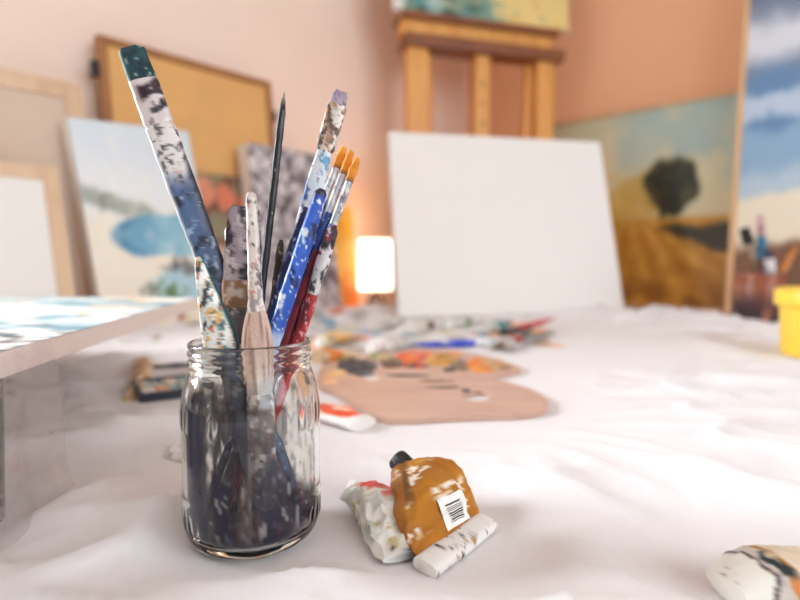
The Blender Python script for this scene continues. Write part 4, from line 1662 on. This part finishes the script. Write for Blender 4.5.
# tan crumpled rag beside it
def rag(name, label, cat_, quad, hgt, colf, nx=40, ny=30, seed=1, mat=None):
    q = [onz(a, b, TS) for a, b in quad]
    vs, fs, cs = [], [], []
    for lay in (1, 0):
        for j in range(ny + 1):
            for i in range(nx + 1):
                s, t = i / nx, j / ny
                p = (q[0] * (1 - s) + q[1] * s) * (1 - t) + (q[3] * (1 - s) + q[2] * s) * t
                e = min(s, 1 - s, t, 1 - t)
                wv = .006 * nz(V3((s * 3, t * 3, seed)), 1.5, 1)
                p = p + V3((wv, -wv * .6, 0)) * (1 if e == 0 else .6)
                r = (1 - abs(nz(V3((s * 4, t * 3, seed * 2)), 1.0, seed))) ** 2.2
                h = hgt * (.12 + .9 * r) * sm(-.05, .22, e) + .0012
                vs.append(V3((p.x, p.y, TS + (h if lay else 0.0003))))
                cs.append(colf(s, t, p))
    k = nx + 1
    off = k * (ny + 1)
    for j in range(ny):
        for i in range(nx):
            a = j * k + i
            fs.append((a, a + 1, a + k + 1, a + k))
            fs.append((off + a, off + a + k, off + a + k + 1, off + a + 1))
    edge = [i for i in range(k)] + [k * j + nx for j in range(1, ny + 1)] + [k * ny + i for i in range(nx - 1, -1, -1)] + [k * j for j in range(ny - 1, 0, -1)]
    for i in range(len(edge)):
        a, b = edge[i], edge[(i + 1) % len(edge)]
        fs.append((a, b, off + b, off + a))
    c = sum(q, V3()) / 4
    o = mesh_obj(name, vs, fs, mat or pigment('stained_cotton', .9, bump=.4, bscale=300), origin=V3((c.x, c.y, TS)), cols=cs)
    FLAT.append((c.x, c.y, .06))
    return tag(o, label, cat_)


rag('rag', 'tan stained crumpled rag against the dark paint box', 'rag', [(121, 403), (141, 401), (158, 352), (138, 356)], .012,
    lambda s, t, p: splat(mix((206, 164, 120), (226, 194, 158), .5 + nz(p, 60, 2)), p, [((150, 104, 72), 90, .2, 3), ((240, 226, 208), 70, .2, 4)]), seed=3)
rag('paper_scrap', 'small torn white paper scrap at the left foot of the jar', 'paper scrap', [(166, 459), (184, 464), (186, 446), (172, 444)], .003,
    lambda s, t, p: splat((232, 228, 222), p, [((180, 170, 162), 120, .25, 3)]), 20, 16, seed=7)

# ---------------------------------------------------------------- canvas lying at the left and its wrapping
SZ = CZ - .055
NR_ = V3((-.206, .05, SZ))  # near end lengthened out of view so its shadow reaches the front cloth
FR_ = V3((-.300, .82, SZ))
sth = .016


def smear(s, t):
    p = V3((s * 1.2, t * 1.2, 0))
    n = fz(p, 5, 3)
    c = (238, 236, 232)
    c = mix(c, (176, 200, 208), .85 * sm(.0, .3, fz(V3((p.x * .8, p.y * 2.4, 0)), 5, 1)))
    c = mix(c, (104, 156, 172), .9 * sm(.12, .34, fz(V3((p.x, p.y * 3.0, 2)), 6, 2)))
    c = mix(c, (222, 190, 150), .85 * sm(.16, .38, fz(V3((p.x, p.y * 2.0, 5)), 6, 4)))
    c = mix(c, (50, 48, 52), .95 * sm(.12, .3, fz(V3((p.x, p.y * 2.0, 9)), 16, 6)) * sm(.55, .4, t))
    c = mix(c, (184, 140, 60), .9 * sm(1.1, .6, math.hypot((s - .93) / .035, (t - .60) / .018) + n))
    c = mix(c, (96, 120, 120), .8 * sm(.38, .55, fz(V3((p.x, p.y * 2.6, 19)), 9, 8)))
    return c


# panel in its own axes: ex to the right, ey away
sex = V3((1, 0, 0))
sey = (FR_ - NR_)
sl = sey.length
sey.normalize()
vs, fs, cs = [], [], []
nx, ny = 110, 120
for j in range(ny + 1):
    for i in range(nx + 1):
        s, t = i / nx, j / ny
        a = NR_ + sey * (sl * t)
        p = V3((a.x - .56 * (1 - s), a.y, SZ))
        vs.append(p)
        cs.append(smear(s, t))
k = nx + 1
for j in range(ny):
    for i in range(nx):
        a = j * k + i
        fs.append((a, a + 1, a + k + 1, a + k))
b = len(vs)
crn = [0, nx, ny * k + nx, ny * k]
for z in (SZ - .0004, SZ - sth):
    for q in crn:
        vs.append(V3((vs[q].x, vs[q].y, z)))
        cs.append((222, 208, 200))  # sides of the white canvas, their beige-pink shade put into the colour
for i in range(4):
    j = (i + 1) % 4
    fs.append((b + i, b + j, b + 4 + j, b + 4 + i))
fs.append((b + 7, b + 6, b + 5, b + 4))
lc = mesh_obj('painting', vs, fs, M_PAINT, origin=V3((-.5, .5, SZ - sth)), cols=cs, smooth=False)
tag(lc, 'unfinished white and teal smeared canvas lying flat at the left, above the cloth', 'painting')

# glass tumblers that carry it
M_WATER = principled('dark_paint_water', (30, 34, 60), .15, bump=.0)


def tumbler(x, y, r, label, wh):
    h = SZ - sth - TS - .0012
    c = V3((x, y, TS + .0006))
    FLAT.append((x, y, r * 1.6))
    rt = root('tumbler', c, label, 'tumbler', None)
    mb = MB()
    mb.lathe(c, [(.0001, 0), (r * .86, 0), (r * .9, .002), (r, h - .001), (r - .0008, h), (r - .002, h - .001), (r * .9 - .002, .005), (.0001, .005)], 48)
    mb.obj('glass_body', M_GLASS, rt, smooth=True)
    mb = MB()
    mb.lathe(c, [(.0001, .0055), (r * .9 - .0028, .0055), (r * .9 + r * .1 * wh / h - .0028, wh), (.0001, wh)], 40)
    mb.obj('paint_water', M_WATER, rt, auto=40)
    return rt


tumbler(-.262, .315, .026, 'glass tumbler of dark blue paint water under the near edge of the lying canvas', .040)
tumbler(-.58, .74, .03, 'glass tumbler under the far left of the lying canvas', .03)
tumbler(-.62, .32, .03, 'glass tumbler under the near left of the lying canvas', .03)
0 and tumbler(-.42, .74, .03, 'glass tumbler under the far end of the lying canvas', .012)

# clear plastic film hanging from the canvas edge
M_FILM2 = bpy.data.materials.new('clear_plastic_film')
M_FILM2.use_nodes = True
nt = M_FILM2.node_tree
nt.nodes.clear()
o_ = nt.nodes.new('ShaderNodeOutputMaterial')
tr = nt.nodes.new('ShaderNodeBsdfTransparent')
tr.inputs['Color'].default_value = (.96, .95, .95, 1)
pb_ = nt.nodes.new('ShaderNodeBsdfPrincipled')
pb_.inputs['Base Color'].default_value = rgb((246, 234, 230))
pb_.inputs['Roughness'].default_value = .25
tl = nt.nodes.new('ShaderNodeBsdfTranslucent')
tl.inputs['Color'].default_value = rgb((250, 242, 238))
m1 = nt.nodes.new('ShaderNodeMixShader')
m1.inputs[0].default_value = .5
m2 = nt.nodes.new('ShaderNodeMixShader')
nn = nt.nodes.new('ShaderNodeTexNoise')
nn.inputs['Scale'].default_value = 14
mr = nt.nodes.new('ShaderNodeMapRange')
mr.inputs['To Min'].default_value = .10
mr.inputs['To Max'].default_value = .34
nt.links.new(nn.outputs['Fac'], mr.inputs['Value'])
nt.links.new(mr.outputs['Result'], m2.inputs[0])
nt.links.new(pb_.outputs[0], m1.inputs[1])
nt.links.new(tl.outputs[0], m1.inputs[2])
nt.links.new(tr.outputs[0], m2.inputs[1])
nt.links.new(m1.outputs[0], m2.inputs[2])
nt.links.new(m2.outputs[0], o_.inputs['Surface'])
vs, fs = [], []
nu, nv_ = 60, 50
for i in range(nu + 1):
    s = i / nu
    y = .215 + .165 * s
    ex_ = NR_.x + (FR_.x - NR_.x) * (y - .05) / .77
    for j in range(nv_ + 1):
        t = j / nv_
        # over the top edge, round it, down to the cloth and out along it
        if t < .15:
            p = V3((ex_ - .03 * (1 - t / .15), y, SZ + .0012))
        else:
            q = (t - .15) / .85
            z = SZ + .0012 - (SZ - TS - .004) * min(1.0, q * 1.06)
            fold = math.sin(s * 13 + 1.2 * q) * .0035 * sm(0, .4, q) + .002 * nz(V3((s * 4, q * 2, 0)), 1.4, 3) * sm(0, .3, q)
            fl = .022 * q + .006 * sm(.7, 1.0, q)
            p = V3((ex_ + .002 + fl * (1.1 - .5 * s) + fold + .002 * sm(0, .1, q), y + fold * .5 - .015 * q * s, z))
        vs.append(p)
for i in range(nu):
    for j in range(nv_):
        k = i * (nv_ + 1) + j
        fs.append((k, k + 1, k + nv_ + 2, k + nv_ + 1))
pfm = mesh_obj('plastic_film', vs, fs, M_FILM2, origin=V3((NR_.x, .3, TS)))
tag(pfm, 'clear plastic film hanging from the edge of the lying canvas at lower left', 'plastic film')

# ---------------------------------------------------------------- yellow bucket and brush pot
bc = V3((.690, .895, TS + .002))
FLAT.append((bc.x, bc.y, .12))
bk = root('bucket', bc, 'yellow plastic bucket with rolled rim at the right edge', 'bucket')
M_YEL = principled('yellow_plastic', (244, 204, 72), .4, bump=.05, noise_amt=.04, nscale=20)
mb = MB()
mb.lathe(bc, [(.0001, 0), (.052, 0), (.0545, .003), (.060, .108), (.0575, .108), (.0525, .006), (.0001, .005)], 56)
mb.obj('body', M_YEL, bk, auto=40)
mb = MB()
mb.lathe(bc, [(.0602, .080), (.0655, .082), (.067, .086), (.067, .104), (.065, .109), (.0600, .111), (.0578, .109), (.0580, .106), (.0608, .104), (.0604, .084)], 56, close=True)
mb.obj('rim', M_YEL, bk, smooth=True)
mb = MB()
mb.lathe(bc + V3((0, 0, .06)), [(.0001, 0), (.0525, 0), (.0545, .012), (.0001, .012)], 40)
mb.obj('paint', principled('ochre_paint', (222, 168, 60), .3, bump=.2), bk, auto=40)

pc = V3((.882, 1.350, TS + .002))
FLAT.append((pc.x, pc.y, .09))
pot = root('brush_pot', pc, 'dark reddish brown pot of brushes behind the yellow bucket', 'pot')
vs = []
mb = MB()
prf = [(.0001, 0), (.044, 0), (.048, .004), (.058, .05), (.058, .09), (.052, .115), (.055, .122), (.052, .124), (.048, .115), (.054, .09), (.054, .05), (.044, .008), (.0001, .007)]
mb.lathe(pc, prf, 48)
pcs = [splat(mix((46, 40, 52), (142, 78, 54), sm(.035, .075, v.z - pc.z + .02 * nz(v, 12, 3))), v, [((180, 120, 90), 40, .25, 2)]) for v in mb.v]
mb.obj('body', pigment('glazed_clay', .35, bump=.1, bscale=60), pot, smooth=True, cols=pcs)


def pot_brush(label, top, Yt, off, parts):
    Pt = at(top[0], top[1], Yt)
    B = pc + V3((off[0], off[1], .012))
    d = (B - Pt).normalized()
    L = (B - Pt).length
    view = (Pt - V3((0, 0, CZ))).normalized()
    w = d.cross(view).normalized()
    if w.x < 0:
        w = -w
    n = w.cross(d)
    rt = root('paintbrush', B, label, 'paintbrush', 'brushes in the brown pot')
    for nm, a, b, w0, w1, c in parts:
        mk = (lambda c_: (lambda s, x, p: splat(c_, p, [(tuple(v * .7 for v in c_), 40, .2, 2)])))(c)
        mt_ = {'bristles': M_BRIS, 'ferrule': M_FERR, 'handle': M_WOODP}[nm]
        loft_part(nm, Pt, d, w, n, [(a * L, w0, w0 * .6), ((a + b) / 2 * L, (w0 + w1) / 2, (w0 + w1) * .35), (b * L, w1, w1 * .7)], mk, mt_, rt, seg=12, step=.006)


pot_brush('dark bristled brush leaning left in the brown pot', (744, 228), 1.34, (.025, -.02), [('bristles', 0, .17, .011, .013, (36, 30, 30)), ('ferrule', .165, .35, .007, .006, (150, 130, 116)), ('handle', .345, 1, .006, .004, (120, 84, 60))])
pot_brush('pink white tipped brush with teal ferrule in the brown pot', (760, 215), 1.37, (.03, .015), [('bristles', 0, .2, .007, .010, (196, 160, 158)), ('ferrule', .195, .42, .010, .012, (60, 122, 150)), ('handle', .415, 1, .010, .006, (90, 40, 50))])
pot_brush('white handled brush leaning in front in the brown pot', (768, 250), 1.335, (.034, -.012), [('bristles', 0, .12, .008, .012, (70, 60, 80)), ('ferrule', .115, .5, .012, .012, (226, 222, 224)), ('handle', .495, 1, .011, .006, (140, 40, 60))])
pot_brush('orange handled brush at the right in the brown pot', (795, 246), 1.38, (.01, .01), [('handle', 0, 1, .008, .010, (206, 130, 60))])

# ---------------------------------------------------------------- the cloth itself (last: it lies flat under everything above)
def axis_samples(lo, hi, dense_lo, dense_hi, fine, coarse):
    out, x = [], lo
    while x < hi:
        out.append(x)
        x += fine if dense_lo <= x <= dense_hi else coarse
    out.append(hi)
    return out


OV = .22
us = axis_samples(TU0 - OV, TU1 + OV, .75, 2.25, .0062, .012)
vs_ = axis_samples(TV0 - OV, TV1 + OV, .7, 1.75, .0062, .012)


def drape(u, v):
    du = TU0 - u if u < TU0 else (u - TU1 if u > TU1 else 0)
    dv = TV0 - v if v < TV0 else (v - TV1 if v > TV1 else 0)
    uu, vv = min(max(u, TU0), TU1), min(max(v, TV0), TV1)
    p = R(uu, vv)
    h = cloth_h(p.x, p.y)
    drop = math.hypot(du, dv)
    if drop <= 0:
        return V3((p.x, p.y, T + h))
    wv = .010 + .007 * math.sin((uu + vv) * 26 + 2 * math.sin(uu * 7))
    k = min(1, drop / .02)
    su = (-1 if u < TU0 else (1 if u > TU1 else 0))
    sv = (-1 if v < TV0 else (1 if v > TV1 else 0))
    q = R(uu + su * wv * k, vv + sv * wv * k)
    return V3((q.x, q.y, T + h - max(0, drop - .006)))


cvv, cff = [], []
for u in us:
    for v in vs_:
        cvv.append(drape(u, v))
nvv = len(vs_)
for i in range(len(us) - 1):
    for j in range(nvv - 1):
        k = i * nvv + j
        cff.append((k, k + 1, k + nvv + 1, k + nvv))
M_CLOTH = bpy.data.materials.new('white_cotton_sheet')
M_CLOTH.use_nodes = True
nt = M_CLOTH.node_tree
b_ = nt.nodes['Principled BSDF']
b_.inputs['Roughness'].default_value = .85
b_.inputs['Specular IOR Level'].default_value = .2
b_.inputs['Sheen Weight'].default_value = .15
tc = nt.nodes.new('ShaderNodeTexCoord')
vo = nt.nodes.new('ShaderNodeTexVoronoi')
vo.inputs['Scale'].default_value = 9
nt.links.new(tc.outputs['Object'], vo.inputs['Vector'])
lt = nt.nodes.new('ShaderNodeMath')
lt.operation = 'LESS_THAN'
lt.inputs[1].default_value = .008
nt.links.new(vo.outputs['Distance'], lt.inputs[0])
mx = nt.nodes.new('ShaderNodeMix')
mx.data_type = 'RGBA'
mx.inputs[6].default_value = rgb((236, 232, 231))
mx.inputs[7].default_value = rgb((110, 56, 56))
ca_ = nt.nodes.new('ShaderNodeVertexColor')
ca_.layer_name = 'Pigment'
nt.links.new(ca_.outputs['Color'], mx.inputs[6])
nt.links.new(lt.outputs[0], mx.inputs[0])
nt.links.new(mx.outputs[2], b_.inputs['Base Color'])
wv = nt.nodes.new('ShaderNodeTexNoise')
wv.inputs['Scale'].default_value = 900
n3 = nt.nodes.new('ShaderNodeTexNoise')
n3.inputs['Scale'].default_value = 45
n3.inputs['Detail'].default_value = 5
ad = nt.nodes.new('ShaderNodeMath')
ad.operation = 'MULTIPLY_ADD'
ad.inputs[1].default_value = .12
nt.links.new(tc.outputs['Object'], wv.inputs['Vector'])
nt.links.new(tc.outputs['Object'], n3.inputs['Vector'])
nt.links.new(wv.outputs['Fac'], ad.inputs[0])
nt.links.new(n3.outputs['Fac'], ad.inputs[2])
bp = nt.nodes.new('ShaderNodeBump')
bp.inputs['Strength'].default_value = .5
bp.inputs['Distance'].default_value = .003
nt.links.new(ad.outputs[0], bp.inputs['Height'])
nt.links.new(bp.outputs['Normal'], b_.inputs['Normal'])
STAINS = []
random.seed(21)
for _ in range(70):
    px, py = random.uniform(298, 545), random.uniform(316, 356)
    if py > 346 and px > 420:
        continue
    STAINS.append((onz(px, py), random.uniform(.010, .034), random.uniform(.02, .07), random.choice([(226, 150, 84), (236, 196, 120), (150, 170, 190), (190, 186, 180), (206, 196, 150), (150, 160, 140), (110, 150, 180), (208, 120, 90), (160, 150, 146)])))
for px, py, rx, ry, c in ((326, 323, .05, .012, (110, 160, 190)), (10, 396, .01, .012, (110, 60, 60)), (6, 412, .012, .01, (90, 56, 56)), (158, 345, .008, .02, (150, 120, 100)), (338, 464, .0022, .0022, (90, 40, 44)), (310, 586, .0022, .0022, (110, 40, 40)), (22, 384, .006, .006, (130, 80, 70)), (310, 352, .05, .03, (236, 200, 160))):
    STAINS.append((onz(px, py), rx, ry, c))
ccol = []
for v in cvv:
    c = (226, 222, 222)
    for q, rx, ry, k in STAINS:
        d = ((v.x - q.x) / rx) ** 2 + ((v.y - q.y) / ry) ** 2
        if d < 2.5:
            c = mix(c, k, .8 * sm(1.2, .5, math.sqrt(d) + .5 * nz(v, 40, 2)))
    ccol.append(c)
cl = mesh_obj('tablecloth', cvv, cff, M_CLOTH, cols=ccol, origin=R((TU0 + TU1) / 2, (TV0 + TV1) / 2, T))
tag(cl, 'wrinkled white cotton sheet covering the whole table', 'cloth')

# ---------------------------------------------------------------- light
def area(name, P, hole, energy, col, inset):
    a, b, z0, z1 = hole
    c = P((a + b) / 2, inset, (z0 + z1) / 2)
    l = bpy.data.lights.new(name, 'AREA')
    l.shape = 'RECTANGLE'
    l.size, l.size_y = (b - a), (z1 - z0)
    l.energy = energy
    l.color = col
    o = bpy.data.objects.new(name, l)
    o.location = c
    inward = (P((a + b) / 2, -1, 0) - P((a + b) / 2, 0, 0)).normalized()
    o.rotation_euler = inward.to_track_quat('-Z', 'Y').to_euler()
    link(o)
    return o


area('daylight_left', PL, W1, 100, (.84, .92, 1.0), .14)
area('daylight_near', PN, W2, 34, (.84, .92, 1.0), .14)
ll = bpy.data.lights.new('lamp_bulb_light', 'POINT')
ll.energy = .22
ll.color = (1, .72, .42)
ll.shadow_soft_size = .03
lo = bpy.data.objects.new('lamp_bulb_light', ll)
lo.location = lp + V3((0, 0, .19))
link(lo)
w = bpy.data.worlds.new('sky')
S.world = w
w.use_nodes = True
w.node_tree.nodes['Background'].inputs['Color'].default_value = (.85, .92, 1, 1)
w.node_tree.nodes['Background'].inputs['Strength'].default_value = 1.0

# ---------------------------------------------------------------- camera and view
cam = bpy.data.cameras.new('camera')
cam.sensor_width = 36
cam.lens = F * 36 / 800
cam.clip_start = .01
cam.dof.use_dof = True
cam.dof.focus_distance = .315
cam.dof.aperture_fstop = 4.0
co = bpy.data.objects.new('camera', cam)
co.location = (0, 0, CZ)
co.rotation_euler = (PI / 2 - PITCH, 0, 0)
link(co)
S.camera = co
S.view_settings.view_transform = 'Standard'
S.view_settings.look = 'None'
S.view_settings.gamma = 1
S.view_settings.exposure = 0.66
S.view_settings.use_curve_mapping = False
S.cycles.max_bounces = 14
S.cycles.transmission_bounces = 14
S.cycles.transparent_max_bounces = 16
S.cycles.diffuse_bounces = 6
S.cycles.caustics_refractive = True
S.cycles.caustics_reflective = False
S.cycles.blur_glossy = 0.3
S.cycles.use_denoising = True
